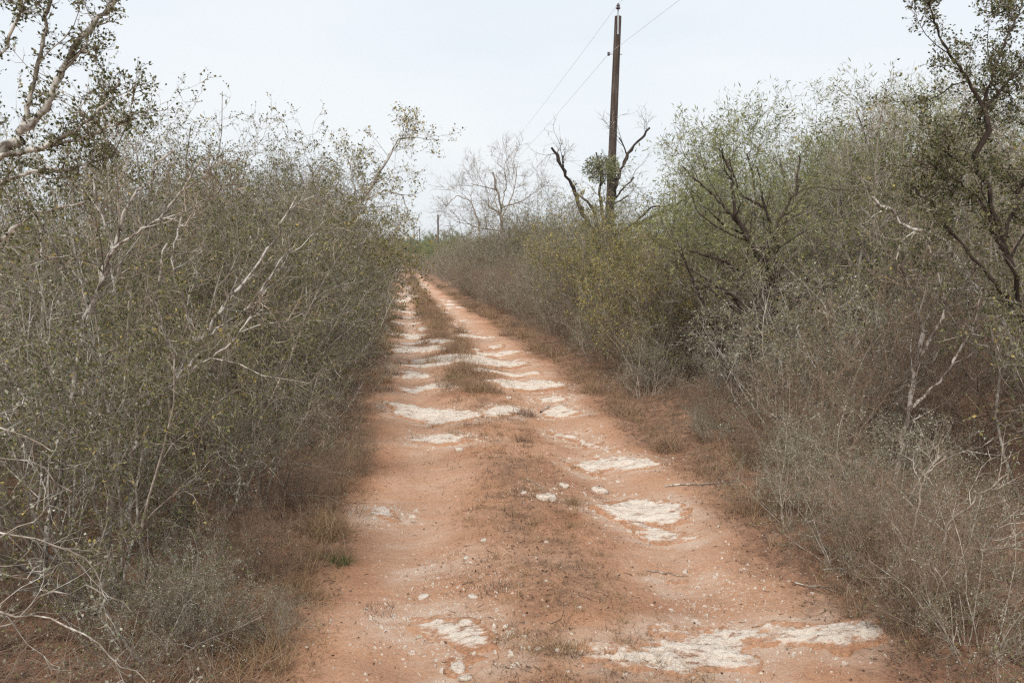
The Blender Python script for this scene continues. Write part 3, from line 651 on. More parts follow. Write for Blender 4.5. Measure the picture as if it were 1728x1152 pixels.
# ------------------------------------------------------------------ poles and wires
def pole(x, y, ztop, lean, label, rad=(.135, .095)):
    z0 = float(gz(x, y)); H = ztop-z0
    root = empty('utility_pole', (x, y, z0)); tag(root, label, 'utility pole', 'utility poles of the power line')
    t = np.linspace(0, 1, 14); p = np.stack([lean*t*H, 0*t, -.3+t*(H+.3)], 1)[None]
    r_ = np.interp(t, [0, 1], rad)[None]
    mb = MB(); mb.tubes(p, r_, 16)
    # closed pole top
    e = p[0, -1]; a = np.arange(16)*2*np.pi/16
    mb.tubes(np.array([[e, e+[0, 0, .004]]]), np.array([[rad[1], .001]]), 16)
    shaft = mb.build('shaft', M['pole'], root)
    # top pin bracket plate on the face towards the camera, pin and insulator
    mb = MB(); box(mb, e[0]-.045, e[0]-.005, -rad[1]-.02, -rad[1]+.02, e[2]-.5, e[2]+.12); mb.build('bracket', M['metal'], root, False)
    mb = MB(); zz = np.array([.10, .16, .17, .2, .21, .25, .26, .30, .32]); rr_ = np.array([.018, .02, .06, .065, .035, .05, .05, .03, .01])
    mb.tubes(np.stack([np.full(9, e[0]-.025), np.full(9, -rad[1]), e[2]+zz], 1)[None], rr_[None], 12); mb.build('insulator', M['ins'], root)
    zb = H-1.0; xb = lean*zb
    mb = MB(); mb.tubes(np.array([[[xb-rad[0]-.1, 0, zb], [xb+rad[0]+.02, 0, zb]]]), np.array([[.012, .012]]), 6)
    mb.build('bolt', M['metal'], root)
    mb = MB(); zz = np.linspace(-.05, .05, 6); mb.tubes(np.stack([np.full(6, xb-rad[0]-.08), 0*zz, zb+zz], 1)[None], np.array([[.02, .045, .03, .03, .045, .02]]), 12); mb.build('spool_insulator', M['ins'], root)
    return np.array([x+e[0]-.025, y-rad[1], z0+e[2]+.30]), np.array([x+xb-rad[0]-.08, y, z0+zb])
top1 = P(1043, 28, 23.0); b1x = P(1026, 420, 23.0)
lean = (top1[0]-b1x[0])/(top1[2]-b1x[2]); zg = float(gz(top1[0], 23.0)); x1_ = top1[0]-lean*(top1[2]-zg)
A = []
A.append(pole(x1_, 23.0, top1[2], lean, 'nearest tall brown utility pole rising behind the dead mesquite', (.14, .092)))
for (px, py, Y, lab) in [(739, 362, 139, 'second utility pole, small above the far right brush'), (708, 384, 293, 'thin third utility pole further along the line'), (699, 386, 432, 'thinnest utility pole, farthest along the line')]:
    t_ = P(px, py, Y); A.append(pole(t_[0], Y, t_[2], 0.0, lab, (.17, .13)))
d = A[0][0]-A[1][0]; back = pole(x1_+.7, 23-112.0, top1[2]+.6, 0.0, 'utility pole behind the camera') if False else None
P0 = (A[0][0]+np.array([.55, -110, .8]), A[0][1]+np.array([.55, -110, .8]))
seq = [P0]+A
for i in range(len(seq)-1):
    for w_ in (0, 1):
        a_, b_ = seq[i][w_], seq[i+1][w_]
        t = np.linspace(0, 1, 40)[:, None]; sag = 1.5 if i else 1.2
        p = a_*(1-t)+b_*t; p[:, 2] -= sag*4*(t*(1-t))[:, 0]
        mb = MB(); mb.tubes(p[None], np.full((1, 40), .0042 if i < 2 else .010), 5)
        o = mb.build('power_line', M['wire'])
        wh = ['upper', 'lower'][w_]; sp_ = ['running overhead from the nearest pole towards the camera', 'running from the nearest pole to the second pole', 'between the second and third poles', 'between the third and farthest poles'][i]
        tag(o, f'{wh} thin grey wire {sp_}', 'power line', 'wires of the power line')
# ------------------------------------------------------------------ feature trees traced limb by limb
def limb(pts, Y0, K=26, dj=.12, wob=.011):
    """pts: (px,py[,dY]) -> smooth resampled polyline with depth wander"""
    w3 = np.array([P(q[0], q[1], Y0+(q[2] if len(q) > 2 else 0)) for q in pts])
    s_ = np.r_[0, np.cumsum(np.linalg.norm(np.diff(w3, axis=0), axis=1))]; s_ /= s_[-1]
    t = np.linspace(0, 1, K); o = np.stack([np.interp(t, s_, w3[:, j]) for j in range(3)], 1)
    L_ = np.linalg.norm(np.diff(w3, axis=0), axis=1).sum()
    o[1:] += wob*L_*R.normal(size=(K-1, 3))*np.array([.5, .8, .5]); return o
def feature(name, label, cat, Y0, limbs, rads, levels, bk, tw, leaf=None, group=None, base=None, **k):
    ps = np.array([limb(l_, Y0) for l_ in limbs]); rs = np.array([np.linspace(a, b_, 26)*np.clip(1+.2*R.normal(size=26), .7, 1.6) for a, b_ in rads])
    bx_, by_, bz_ = ps[0, 0]; loc = np.array([bx_, by_, float(gz(bx_, by_))]) if base is None else np.array([base[0], base[1], float(gz(*base))])
    o = plant(name, ps-loc, rs, levels, bk, tw, leaf, loc=loc, **k); tag(o, label, cat, group); return o
def tofloor(px, py, Y):   # base point on the ground under pixel column px at depth Y
    r_ = ray(px, py)*Y; z = float(gz(r_[0], Y)); return (CX+(np.array([r_[0], Y, z-EYE])@rt)/(np.array([r_[0], Y, z-EYE])@fw)*F, CY-(np.array([r_[0], Y, z-EYE])@up)/(np.array([r_[0], Y, z-EYE])@fw)*F+4)
LV = lambda a, n1=6, n2=6, n3=6, u=.05: [dict(n=n1, L=a, ang=.75, K=5, wob=.22, upw=u, t0=.2, rr=.5, rmin=.004), dict(n=n2, L=a*.5, ang=.85, K=4, wob=.28, upw=u, rr=.55, rmin=.0025), dict(n=n3, L=a*.22, ang=.9, K=3, wob=.3, rr=.6, rmin=.0016, t0=.1)]
# left foreground blackbrush: forked lichened limbs entering at the upper left
feature('blackbrush_tree', 'tall thorn tree with thick lichened forked branches at the upper left edge', 'tree', 3.6,
 [[(-330,1250),(-230,900),(-130,560),(-60,380),(-5,265),(30,225)], [(30,225),(75,185),(110,110),(135,60),(180,20),(215,-30)], [(40,215),(60,130),(75,60),(85,0),(95,-60)], [(-5,265),(60,252),(110,232),(150,205),(185,170),(200,135)], [(60,252),(130,235),(180,215),(230,200)], [(-60,380),(-40,200),(0,90),(30,30),(60,-60)], [(-130,560),(-20,420),(60,360),(150,340)], [(-30,320),(50,290),(120,285),(200,260,.2)]],
 [(.04,.019),(.017,.006),(.012,.004),(.012,.004),(.007,.003),(.013,.004),(.012,.004),(.010,.003)],
 [dict(n=6, L=.34, ang=.85, K=6, wob=.3, upw=.06, t0=.15, rr=.35, rmin=.003), dict(n=5, L=.12, ang=.9, K=4, wob=.3, upw=.05, rr=.6, rmin=.002), dict(n=3, L=.05, ang=1., K=3, wob=.3, rr=.7, rmin=.0013)],
 'palebark', 'bark', 'dkgreen', leafn=3, leafsz=.013, leafasp=.65, jit=.006, nt=1, leaf2='olive', leaf2f=.65, leaf_levels=2, trunkS=8, spur=(64, 8, .05))
# right foreground blackbrush, trunk base right of the white trunk
feature('blackbrush_tree', 'tall dark leafy thorn tree reaching above the frame at the upper right edge', 'tree', 5.2,
 [[tofloor(1800,1000,5.2),(1775,760),(1745,560),(1690,420),(1662,300),(1652,200),(1648,160)], [(1648,160),(1625,120),(1600,90),(1578,40),(1560,-20)], [(1652,200),(1680,110),(1700,60),(1728,10)], [(1690,420),(1745,250),(1760,120),(1780,0)], [(1660,300),(1600,260),(1570,235)], [(1745,560),(1640,430),(1560,330),(1520,300,.4)], [(1695,430),(1650,330),(1590,290),(1560,270)], [(1745,560),(1765,400),(1740,300)], [(1652,200),(1690,150),(1730,100)]],
 [(.028,.012),(.011,.004),(.011,.004),(.016,.006),(.010,.004),(.015,.004),(.014,.004),(.02,.006),(.012,.005)],
 [dict(n=7, L=.5, ang=.85, K=6, wob=.28, upw=.06, t0=.12, rr=.5, rmin=.003), dict(n=6, L=.2, ang=.9, K=4, wob=.3, upw=.05, rr=.6, rmin=.002), dict(n=4, L=.08, ang=1., K=3, wob=.3, rr=.7, rmin=.0015)],
 'darkbark', 'bark', 'dkgreen', leafn=5, leafsz=.018, leafasp=.65, jit=.010, nt=1, leaf2='olive', leaf2f=.35, leaf_levels=2, trunkS=8, spur=(54, 12, .09))
# mesquite with dark trunk, right
feature('mesquite_tree', 'feathery green mesquite with dark crooked multiple trunk at the right verge', 'tree', 9.7,
 [[tofloor(1250,690,9.7),(1250,650),(1270,600),(1265,560),(1290,520),(1290,450)], [tofloor(1244,690,9.7),(1240,640),(1222,600),(1215,575),(1205,540)], [(1270,580),(1300,555),(1312,535),(1310,500)], [(1290,520),(1305,440),(1310,380),(1345,320),(1350,260)], [(1265,560),(1245,505),(1215,485),(1190,470)], [(1290,450),(1260,400),(1240,360),(1235,300),(1215,250)], [(1245,505),(1250,460),(1225,440),(1160,422)], [(1310,500),(1310,420),(1290,350),(1280,280)], [(1265,400),(1215,340),(1180,310),(1150,280)], [(1205,540),(1180,500),(1160,450),(1140,400)],[(1290,350),(1250,330),(1230,270),(1250,240)]],
 [(.12,.06),(.065,.035),(.055,.028),(.035,.01),(.035,.012),(.035,.008),(.025,.012),(.03,.008),(.02,.006),(.022,.006),(.015,.005)],
 LV(.95, 6, 6, 6), 'darkbark', 'bark', 'mesq', leafn=5, leafsz=.06, leafasp=.17, jit=.035, trunkS=9, leafz=1.75)
# dead mesquite behind the pole with mistletoe clump
feature('dead_mesquite', 'dead grey mesquite with broken crooked limbs around the nearest pole', 'tree', 20.5,
 [[tofloor(1020,430,20.5),(1022,480),(1020,440),(1018,400),(1010,385)], [(1018,420),(985,365),(965,315),(950,285),(940,262),(930,250)], [(1015,400),(1000,350),(985,335),(970,325)], [(1020,400),(1035,330),(1045,290),(1058,262),(1075,240),(1098,216)], [(1058,262),(1052,245),(1045,232)], [(1020,400),(1030,345),(1050,320),(1070,300)], [(1015,410),(1060,385),(1110,362),(1150,340),(1185,322)], [(1020,385),(1012,330),(1015,290),(1005,258)], [(950,285),(950,262)], [(1060,385),(1100,350),(1140,345),(1170,330)], [(1030,345),(1045,340),(1060,330)]],
 [(.14,.09),(.075,.03),(.055,.018),(.06,.03),(.022,.010),(.045,.018),(.07,.02),(.05,.02),(.03,.02),(.035,.015),(.03,.015)],
 [dict(n=3, L=1.0, ang=.8, K=5, wob=.25, upw=.05, t0=.2, rr=.35, rmin=.008), dict(n=4, L=.6, ang=.8, K=4, wob=.28, rr=.5, rmin=.005), dict(n=3, L=.3, ang=.8, K=3, wob=.3, rr=.5, rmin=.004)],
 'darkbark', 'bark', trunkS=8)
# mistletoe
c0 = P(1012, 285, 20.4); root = empty('mistletoe', c0); tag(root, 'round green mistletoe clump hanging in the dead mesquite by the pole', 'mistletoe')
def clumpleaf(root, rad, n, mname, sz, nm='foliage', sq=.8):
    mb = MB(); d = R.normal(size=(n, 3)); d /= np.linalg.norm(d, axis=1, keepdims=True); p = d*rad*(R.random(n)[:, None]**.45)*np.array([1, 1, sq])
    mb.leaves(p, sz, 0, .3, d); st = np.stack([0*d[:160], d[:160]*rad*.5+.03*R.normal(size=(160, 3))*rad, d[:160]*rad*.95], 1)
    mb.build(nm, M[mname], root); m2 = MB(); m2.tubes(st, np.full((160, 3), .004)*rad*2, 3); m2.build('stems', M['bark'], root)
clumpleaf(root, .42, 1100, 'herb', .07)
for (px, py, rd, lab) in [(1034, 282, .17, 'small green vine tuft on the shaft of the nearest pole'), (1028, 376, .22, 'bright green vine tuft at the foot of the nearest pole')]:
    c0 = P(px, py, 22.7); root = empty('vine_tuft', c0); tag(root, lab, 'vine'); clumpleaf(root, rd, 420, 'mesq', .09, 'foliage', 1.6)
# bare tree left of it
feature('bare_tree', 'leafless spreading mesquite on the skyline left of the dead one', 'tree', 34,
 [[tofloor(848,420,34),(850,400),(846,350),(838,320),(832,290)], [(848,365),(865,330),(872,295),(866,270)], [(850,370),(838,355),(825,350),(824,335)], [(846,350),(880,340),(910,320)], [(838,320),(815,315),(795,310)], [(810,400),(808,375),(795,340),(770,330),(750,350)], [(846,350),(855,310),(850,280),(860,262)], [(850,390),(812,385),(790,378),(765,372)]],
 [(.08,.03),(.03,.012),(.045,.018),(.03,.012),(.025,.012),(.04,.012),(.025,.01),(.035,.01)],
 [dict(n=7, L=1.6, ang=.75, K=5, wob=.22, upw=.05, t0=.3, rr=.4, rmin=.007), dict(n=7, L=.8, ang=.8, K=4, wob=.26, rr=.5, rmin=.007), dict(n=5, L=.4, ang=.8, K=3, wob=.3, rr=.5, rmin=.004)], 'bark', 'twig', trunkS=7)
# leaning yellow-leaved tree, left, arching over the track
feature('leaning_tree', 'slender tree with yellowing leaves leaning out over the track from the left', 'tree', 15.5,
 [[tofloor(560,560,15.5),(570,460),(585,390),(610,340),(640,290),(665,255)], [(585,390),(600,330),(590,280),(580,245)], [(640,290),(672,235),(700,232),(740,236)], [(610,340),(650,320),(680,330),(690,365)], [(570,460),(540,380),(520,320),(500,280)], [(665,255),(680,230),(690,225)], [(600,350),(640,350),(670,345)], [(570,440),(620,400),(650,390),(665,400)]],
 [(.055,.02),(.025,.008),(.015,.005),(.02,.006),(.03,.008),(.012,.004),(.015,.004),(.018,.005)],
 LV(.75, 7, 6, 4), 'palebark', 'twig', 'ochre', leafn=2, leafsz=.040, leafasp=.6, jit=.02, leaf2='olive', leaf2f=.25)
# twiggy pale tree on the right skyline
feature('pale_tree', 'pale grey bare crowned tree rising on the right skyline', 'tree', 11.5,
 [[tofloor(1500,560,11.5),(1490,480),(1480,400),(1478,330),(1480,260)], [(1480,400),(1510,330),(1490,250),(1500,200)], [(1478,330),(1440,290),(1430,250)], [(1480,400),(1520,340),(1560,290)], [(1490,480),(1440,400),(1400,340),(1380,280)], [(1480,300),(1470,240),(1475,190)]],
 [(.06,.02),(.03,.008),(.02,.006),(.025,.008),(.03,.008),(.02,.006)],
 LV(.85, 8, 7, 6, .1), 'bark', 'paletwig', 'greyleaf', leafn=1, leafsz=.018, leafasp=.6)
# white trunk right
feature('pale_barked_tree', 'slim tree with chalky white patched trunk among the right foreground brush', 'tree', 6.1,
 [[tofloor(1506,880,6.1),(1512,820),(1522,740),(1535,690),(1542,620),(1560,560)], [(1542,620),(1600,520),(1580,450),(1560,400)], [(1560,560),(1530,470),(1500,420)], [(1535,690),(1590,640),(1640,560),(1660,480)]],
 [(.024,.016),(.014,.006),(.012,.005),(.012,.005)], LV(.6, 5, 5, 5), 'palebark', 'twig', 'olive', leafn=1, leafsz=.016)
# long leaning pale limb crossing right side
feature('fallen_branch', 'long lichened branch slanting down through the right brush', 'branch', 7.4,
 [[tofloor(1760,700,7.4),(1730,620),(1680,520),(1640,470),(1590,405),(1540,385),(1470,330)]], [(.045,.014)], LV(.6, 8, 5, 4), 'palebark', 'twig')
# left interior lichened stems
for (lab, Y_, l_, rr_) in [('slanting lichened trunk in the middle of the left thicket', 6.2, [tofloor(215,900,6.2),(245,760),(290,650),(330,580),(400,490),(470,400),(500,330)], (.017,.006)),
    ('pale crooked trunk in the left thicket nearest the frame edge', 4.8, [tofloor(60,980,4.8),(110,760),(140,560),(190,420),(230,330),(290,250)], (.017,.006)),
    ('thin forked grey trunk at the front of the left thicket', 5.2, [tofloor(215,930,5.2),(222,800),(230,700),(300,640),(340,590)], (.011,.005))]:
    feature('pale_barked_tree', lab, 'tree', Y_, [l_, l_[2:4]+[(l_[3][0]-40, l_[3][1]-140), (l_[3][0]-20, l_[3][1]-230)], [l_[3], (l_[3][0]+90, l_[3][1]-60), (l_[3][0]+150, l_[3][1]-150)]], [rr_, (rr_[0]*.5, .005), (rr_[0]*.5, .005)],
      LV(.7, 5, 5, 5), 'palebark', 'twig', 'olive', leafn=1, leafsz=.016, leaf2='greyleaf', leaf2f=.4)
feature('arching_shrub', 'long pale arching canes sweeping across the lower left corner', 'shrub', 3.1,
 [[(-260,1300),(-120,1000),(-20,900),(60,905),(130,930),(170,990)], [(-260,1300),(-100,960),(20,900),(70,870),(90,820)], [(-240,1290),(-60,1030),(60,1040),(140,1080),(230,1130),(300,1180)], [(-260,1300),(-160,900),(-60,760),(60,790),(120,830)], [(-240,1290),(0,1060),(90,1000),(160,990),(220,1030)], [(-260,1300),(-140,820),(-40,700),(40,740),(90,760)]],
 [(.007,.002),(.006,.002),(.007,.002),(.007,.002),(.006,.002),(.006,.002)],
 [dict(n=6, L=.34, ang=.7, K=5, wob=.22, upw=.02, t0=.3, rr=.5, rmin=.0016), dict(n=4, L=.14, ang=.9, K=3, wob=.25, rr=.6, rmin=.0012)], 'bark', 'paletwig', 'greyleaf', leafn=4, leafsz=.013, leafasp=.7, nt=0, base=(-2.3, 3.1), trunkS=5, names=('canes', 'twigs'))
feature('arching_shrub', 'pale arching stems poking out of the brush at the lower right corner', 'shrub', 4.0,
 [[tofloor(1560,1060,4.0),(1590,960),(1640,925),(1690,925),(1740,915)], [tofloor(1560,1060,4.0),(1600,880),(1650,840),(1700,800)], [tofloor(1570,1060,4.0),(1540,900),(1560,800),(1600,770)], [tofloor(1570,1060,4.0),(1650,940),(1700,870),(1728,860)]],
 [(.012,.004),(.010,.004),(.010,.004),(.010,.003)],
 [dict(n=7, L=.40, ang=.7, K=5, wob=.24, upw=.03, t0=.2, rr=.5, rmin=.0018), dict(n=5, L=.18, ang=.9, K=3, wob=.25, rr=.6, rmin=.0013)], 'bark', 'paletwig', 'greyleaf', leafn=2, leafsz=.012, leafasp=.7, nt=0, trunkS=5, names=('canes', 'twigs'))
# yellow green bushes right of the pole, and skyline trees
def at(kind, px, Y, s_, label, var=None, group=None, sz=None):
    return place(kind, ray(px, 412)[0]*Y, Y, s_, label, group, var, sz)
at('ochre', 1070, 13.5, 1.05, 'yellow leaved bush standing in front of the dead mesquite')
at('ochre', 1085, 11.3, .8, 'small golden leaved bush at the front of the right brush beside the mesquite')
at('ochre', 1030, 15.5, 1.05, 'golden leaved bush just right of the pole, behind the front brush')
at('ochre', 1000, 18, 1.25, 'ochre leaved bush left of the nearest pole')
at('ochre', 1140, 13.5, 1.1, 'broad yellow green bush right of the nearest pole')
at('mesq', 1390, 14, .85, 'green mesquite behind the dark trunked one')
at('mesq', 980, 30, .8, 'airy green mesquite on the skyline left of the nearest pole')
at('mesq', 1720, 9.5, .9, 'bright green mesquite behind the thicket at the right edge')
at('bare', 1350, 16, .95, 'bare crooked tree between the two right skyline mesquites')
at('bare', 940, 38, 1.0, 'small bare tree next to the spreading leafless mesquite')
at('thorn', 440, 14, 1.3, 'tall bare thorn tree highest on the left skyline')
at('olive', 300, 10, 1.12, 'tall olive leaved thorn tree on the left skyline')
at('mesq', 465, 22, 1.0, 'green mesquite showing through the left thicket')
for (px, Y, s_, kd) in [(1200, 13, .95, 'mesq'), (1270, 14.5, 1.05, 'mesq'), (1430, 13, 1.0, 'mesq'), (1350, 19, 1.2, 'mesq'), (1500, 14, 1.05, 'mesq'), (1600, 12, 1.05, 'mesq'), (1250, 24, 1.2, 'mesq'), (1560, 17, 1.25, 'mesq'), (1680, 14, 1.2, 'mesq')]:
    at(kd, px, Y, s_, 'feathery green mesquite on the skyline behind the right thicket', group='mesquites behind the right thicket')
for (px, Y, s_, kd) in [(800, 44, 1.35, 'thorn'), (830, 38, 1.35, 'olive'), (860, 33, 1.3, 'thorn'), (895, 30, 1.35, 'olive'), (930, 27, 1.3, 'thorn'), (965, 25, 1.35, 'silver'), (880, 42, 1.6, 'thorn'), (920, 36, 1.6, 'olive'), (770, 58, 1.6, 'olive'), (960, 34, 1.7, 'thorn')]:
    at(kd, px, Y, s_, 'tall thorn shrub raising the right hedge between the far bend and the nearest pole', group='tall shrubs of the right hedge before the pole')
for (px, Y, s_) in [(1400, 11, .9), (1530, 12, 1.0), (1460, 18, 1.2), (1640, 10, 1.0), (1300, 20, 1.1), (900, 33, .85)]:
    at('bare', px, Y, s_, 'bare grey tree on the skyline behind the right thicket', group='bare trees behind the right thicket')
for (px, Y, s_, kd) in [(60, 9, 1.05, 'thorn'), (180, 11, 1.08, 'olive'), (380, 12, 1.22, 'thorn'), (520, 17, 1.36, 'olive'), (240, 13, 1.3, 'thorn'), (480, 15, 1.34, 'thorn'), (330, 15, 1.4, 'olive'), (560, 20, 1.42, 'thorn'), (120, 13, 1.25, 'olive'), (430, 18, 1.45, 'olive'), (585, 25, 1.5, 'olive'), (540, 14, 1.15, 'ochre')]:
    at(kd, px, Y, s_, 'tall thorn shrub standing above the others on the left skyline', group='tall shrubs of the left skyline')
for (px, Y) in [(560, 30), (610, 45), (520, 38), (780, 70), (850, 60), (830, 85), (905, 40), (975, 36), (1020, 34), (870, 52)]:
    at('mesq', px, Y, .8, 'pale green mesquite crown just above the mid distance brush', group='mesquites above the mid distance brush')
# ------------------------------------------------------------------ grass tufts and small weeds
def tuft(x, y, h, n, mname, label, spread=.05, group='grass tufts on and beside the track', cat='grass tuft', wd=.0016):
    mb = MB(); a = R.uniform(0, 6.28, n); r_ = spread*np.sqrt(R.random(n)); bx_, by_ = r_*np.cos(a), r_*np.sin(a)
    v, q = blades(x+bx_, y+by_, h*R.uniform(.4, 1.1, n), np.full(n, wd)*(1+y/15), R.uniform(.1, 1.0, n))
    z = float(gz(x, y)); mb.add(v.reshape(-1, 3)-np.array([x, y, z]), q, 0)
    o = mb.build('grass_tuft', M[mname], loc=(x, y, z)); tag(o, label, cat, group); return o
for (px, py, h, n, m_, lab, sp_) in [
 ((965), 850, .14, 150, 'grass', 'upright dry tuft beside the flat pink slab on the centre strip', .06), (900, 885, .10, 80, 'grass', 'small dry tuft in the middle of the centre strip', .04),
 (955, 1100, .13, 170, 'grass', 'dry tuft left of the nearest broad white rock sheet', .09), (835, 995, .07, 120, 'litter', 'dark matted tuft at the edge of the left rut', .09),
 (1165, 1140, .10, 120, 'grass', 'straw coloured tuft at the bottom edge below the broad white sheet', .12), (575, 950, .16, 160, 'herb', 'green tuft at the left edge of the track', .08),
 (555, 905, .28, 420, 'grass', 'tawny bunch of dry grass at the left edge of the track', .13), (765, 640, .14, 300, 'herb', 'bright green tuft on the centre strip between white rocks', .18),
 (715, 580, .22, 200, 'redgrass', 'brown weed clump at the left side of the centre strip', .2), (885, 745, .12, 140, 'litter', 'dark dry weed on the centre strip behind the open sand', .10),
 (885, 700, .15, 220, 'litter', 'grey brown weed clump beside the pale rock hump', .16), (1125, 760, .28, 320, 'redgrass', 'rusty grass bunch at the right verge', .14),
 (1210, 720, .30, 360, 'redgrass', 'rusty grass bunch under the dark trunked mesquite', .16), (1290, 860, .34, 420, 'redgrass', 'large rusty grass bunch leaning out from the right brush', .16),
 (1255, 780, .30, 300, 'grass', 'straw grass bunch at the foot of the right brush', .15), (1600, 1040, .34, 420, 'redgrass', 'brown grass bunch at the lower right corner', .16),
 (820, 640, .16, 200, 'redgrass', 'brown weeds right of the bright green tuft', .18), (970, 790, .08, 80, 'grass', 'small tuft beside the hook shaped rock', .04), (1055, 700, .28, 300, 'redgrass', 'tawny bunch at the right verge beside the streaky rock', .16),
 (940, 600, .34, 300, 'redgrass', 'rusty bunch at the right verge beside the curved rock lip', .2), (520, 1010, .12, 160, 'grass', 'low straw tuft beside the nearest left brush', .1), (640, 1030, .05, 140, 'litter', 'flattened dead tuft in the lower left of the track', .1)]:
    x, y = G(px, py); tuft(x, y, h, n, m_, lab, sp_)
GTL = {'c': 'brown weed clump on the centre strip in the middle distance', 'e': 'rusty dry grass bunch along the verge in the middle distance'}
for i in range(130):
    y = 11*(95/11)**R.random(); c_ = R.random() < .62
    x = float(road_c(y))+(R.normal(0, .22) if c_ else (R.choice([-1.3, 1.6])+R.normal(0, .15)))
    tuft(x, y, R.uniform(.16, .34)*(1.2 if y > 16 else .9), 240, 'redgrass' if R.random() < .7 else 'grass', GTL['c' if c_ else 'e'], .2, 'distant weed clumps along the track')
# low weeds and green herbs at the left foot
def weed(px, py, s_, kind, lab, var=None):
    x, y = G(px, py); return place(kind, x, y, s_, lab, 'low weeds at the foot of the brush', var)
for (px, py, s_, kd, lab) in [(330, 1090, .30, 'silver', 'low silvery weed at the lower left corner of the track'), (420, 980, .28, 'brown', 'low brown weed on the left bank'), (520, 860, .3, 'brown', 'thin brown weed above the tawny grass bunch'),
  (250, 1120, .34, 'silver', 'whitish weed nearest the camera at lower left'), (470, 1080, .16, 'silver', 'tiny pale weed in the open dirt at lower left'), (600, 800, .26, 'brown', 'low brush at the left edge of the smooth sand'),
  (1420, 960, .32, 'silver', 'low silvery weed at the right verge'), (1560, 1060, .34, 'brown', 'low brown weed at the lower right'), (1340, 880, .36, 'silver', 'grey weed behind the large rusty bunch'),
  (1650, 1110, .36, 'silver', 'silvery weed in the lower right corner'), (1200, 745, .22, 'silver', 'small grey weed standing in the dirt at the right verge'), (1500, 990, .42, 'brown', 'brown bush in front of the white patched trunk'), (1170, 690, .3, 'brown', 'brown bush left of the dark trunk base'), (1330, 740, .36, 'brown', 'brown bush right of the dark trunk base')]:
    weed(px, py, s_, kd, lab)
def herb(px, py, s_, lab):
    x, y = G(px, py); p, r = stems(12, .5*s_, 1, 1.1, 5, .004, .15, .06)
    o = plant('green_herb', p, r, [dict(n=6, L=.25*s_, ang=.8, K=4, wob=.25, upw=.05, rr=.6, rmin=.0015)], 'bark', 'bark', 'herb', leafn=6, leafsz=.022, leafasp=.5, jit=.012, nt=0, loc=(x, y, float(gz(x, y))), names=('stems', 'foliage'))
    tag(o, lab, 'herb', 'green herbs among the brush')
for a_ in [(330, 1010, 1.1, 'green leafy herb on the left bank'), (290, 920, 1.0, 'green herb behind the one on the left bank'), (450, 790, 1.3, 'sprawling green herb under the left thicket'), (560, 770, .9, 'green herb hanging over the left verge'), (350, 760, 1.3, 'dark green herb deep in the left thicket'), (240, 1040, .9, 'yellowish green herb at the lower left'), (1345, 790, 1.0, 'green herb at the foot of the right brush')]:
    herb(*a_)
# sticks
for (pts, rad, lab) in [([(1120, 822), (1180, 818), (1250, 812)], .008, 'long grey stick lying on the dirt at the right verge'), ([(912, 697), (922, 690), (928, 687)], .014, 'short dark stick beside the streaky rock'), ([(1090, 962), (1130, 968), (1165, 975)], .004, 'thin twig lying on the centre strip'),
   ([(1390, 962), (1440, 960), (1470, 957)], .007, 'pale stick poking out of the right brush'), ([(890, 808), (905, 818), (920, 826)], .004, 'short twig above the flat pink slab'), ([(1340, 985), (1380, 990), (1410, 1000)], .005, 'thin brown stick on the dirt at the right verge')]:
    g_ = np.array([G(*q) for q in pts]); p = np.stack([np.interp(np.linspace(0, 2, 9), [0, 1, 2], g_[:, 0]), np.interp(np.linspace(0, 2, 9), [0, 1, 2], g_[:, 1])], 1)
    p += .008*R.normal(size=p.shape); z = gz(p[:, 0], p[:, 1])+rad*.8+.003
    mb = MB(); q3 = np.concatenate([p, z[:, None]], 1); c0 = q3[0].copy(); mb.tubes((q3-c0)[None], (rad*np.linspace(1, .4, 9))[None], 6)
    sb, sr = grow((q3-c0)[None], (rad*np.linspace(1, .4, 9))[None], 4, .12, .6, 3, .2, .0); sb[..., 2] = np.abs(sb[..., 2]); mb.tubes(sb, sr, 4)
    o = mb.build('stick', M['bark'], loc=c0); tag(o, lab, 'stick', 'fallen sticks on the track')
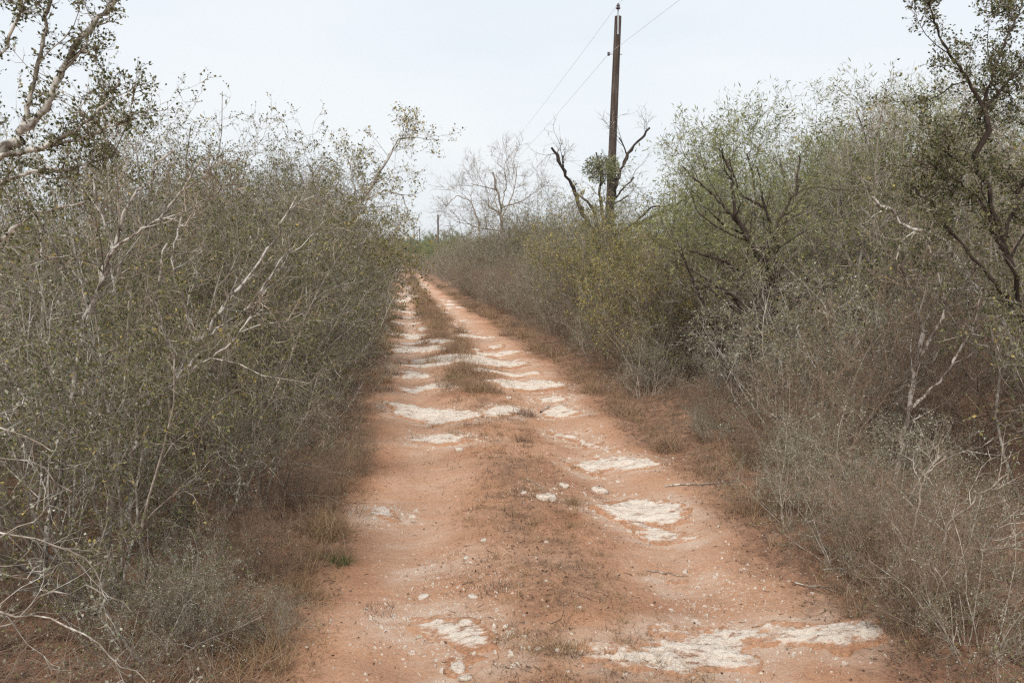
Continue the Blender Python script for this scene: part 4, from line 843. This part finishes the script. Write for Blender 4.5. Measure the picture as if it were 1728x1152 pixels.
# any prototype that was never placed is removed
for k_ in PROTO:
    for o, used in PROTO[k_]:
        if not used:
            for ch in list(o.children): bpy.data.objects.remove(ch)
            bpy.data.objects.remove(o)
mb = MB(); box(mb, -1060, 1060, -170, 1060, -12, 15); m = bpy.data.materials.new('pale_haze'); m.use_nodes = True; nt = m.node_tree
nt.nodes.remove(nt.nodes['Principled BSDF']); pv = N(nt, 'ShaderNodeVolumePrincipled'); pv.inputs['Density'].default_value = .0004; pv.inputs['Color'].default_value = (.93, .96, 1, 1)
nt.links.new(pv.outputs[0], nt.nodes['Material Output'].inputs['Volume'])
hz = mb.build('haze', m, smooth_=False); tag(hz, 'thin pale haze in the air', 'haze', kind='stuff')
# ------------------------------------------------------------------ world, sun
SEL, SAZ = math.radians(52), math.radians(205)      # azimuth from +Y clockwise
wd = bpy.data.worlds.new('World'); sc.world = wd; wd.use_nodes = True; nt = wd.node_tree; bg = nt.nodes['Background']
sk = N(nt, 'ShaderNodeTexSky', sky_type='NISHITA'); sk.sun_disc = False; sk.sun_elevation = SEL; sk.sun_rotation = SAZ; sk.air_density = 1.2; sk.dust_density = 4; sk.ozone_density = 1
tc = N(nt, 'ShaderNodeTexCoord').outputs['Generated']
cf = noise(nt, tc, 1.6, 4, .5, (1, 1, 3.5))
cloud = ramp(nt, cf, [(.32, (7.3, 7.95, 8.6)), (.5, (8.1, 8.6, 9.0)), (.68, (8.9, 9.15, 9.3))])
sx = N(nt, 'ShaderNodeSeparateXYZ'); nt.links.new(tc, sx.inputs[0])
cloud = mix(nt, ramp(nt, sx.outputs[2], [(.0, 0.0), (.45, .55)]), cloud, (7.2, 8.0, 8.9))
nt.links.new(mix(nt, .93, sk.outputs[0], cloud), bg.inputs['Color']); bg.inputs['Strength'].default_value = .0985
sun = bpy.data.lights.new('sun', 'SUN'); so = bpy.data.objects.new('sun', sun); COL.objects.link(so)
sun.energy = 2.7; sun.angle = math.radians(7); sun.color = (1, .95, .88)
dv = Vector((math.sin(SAZ)*math.cos(SEL), math.cos(SAZ)*math.cos(SEL), math.sin(SEL)))
so.rotation_euler = (-dv).to_track_quat('-Z', 'Y').to_euler()
sc.view_settings.view_transform = 'Standard'; sc.view_settings.look = 'None'; sc.view_settings.exposure = .17; sc.view_settings.gamma = 1
try:
    sc.cycles.max_bounces = 5; sc.cycles.volume_bounces = 0; sc.cycles.diffuse_bounces = 2; sc.cycles.transparent_max_bounces = 8; sc.cycles.filter_width = 1.3; sc.cycles.use_denoising = False
except Exception: pass
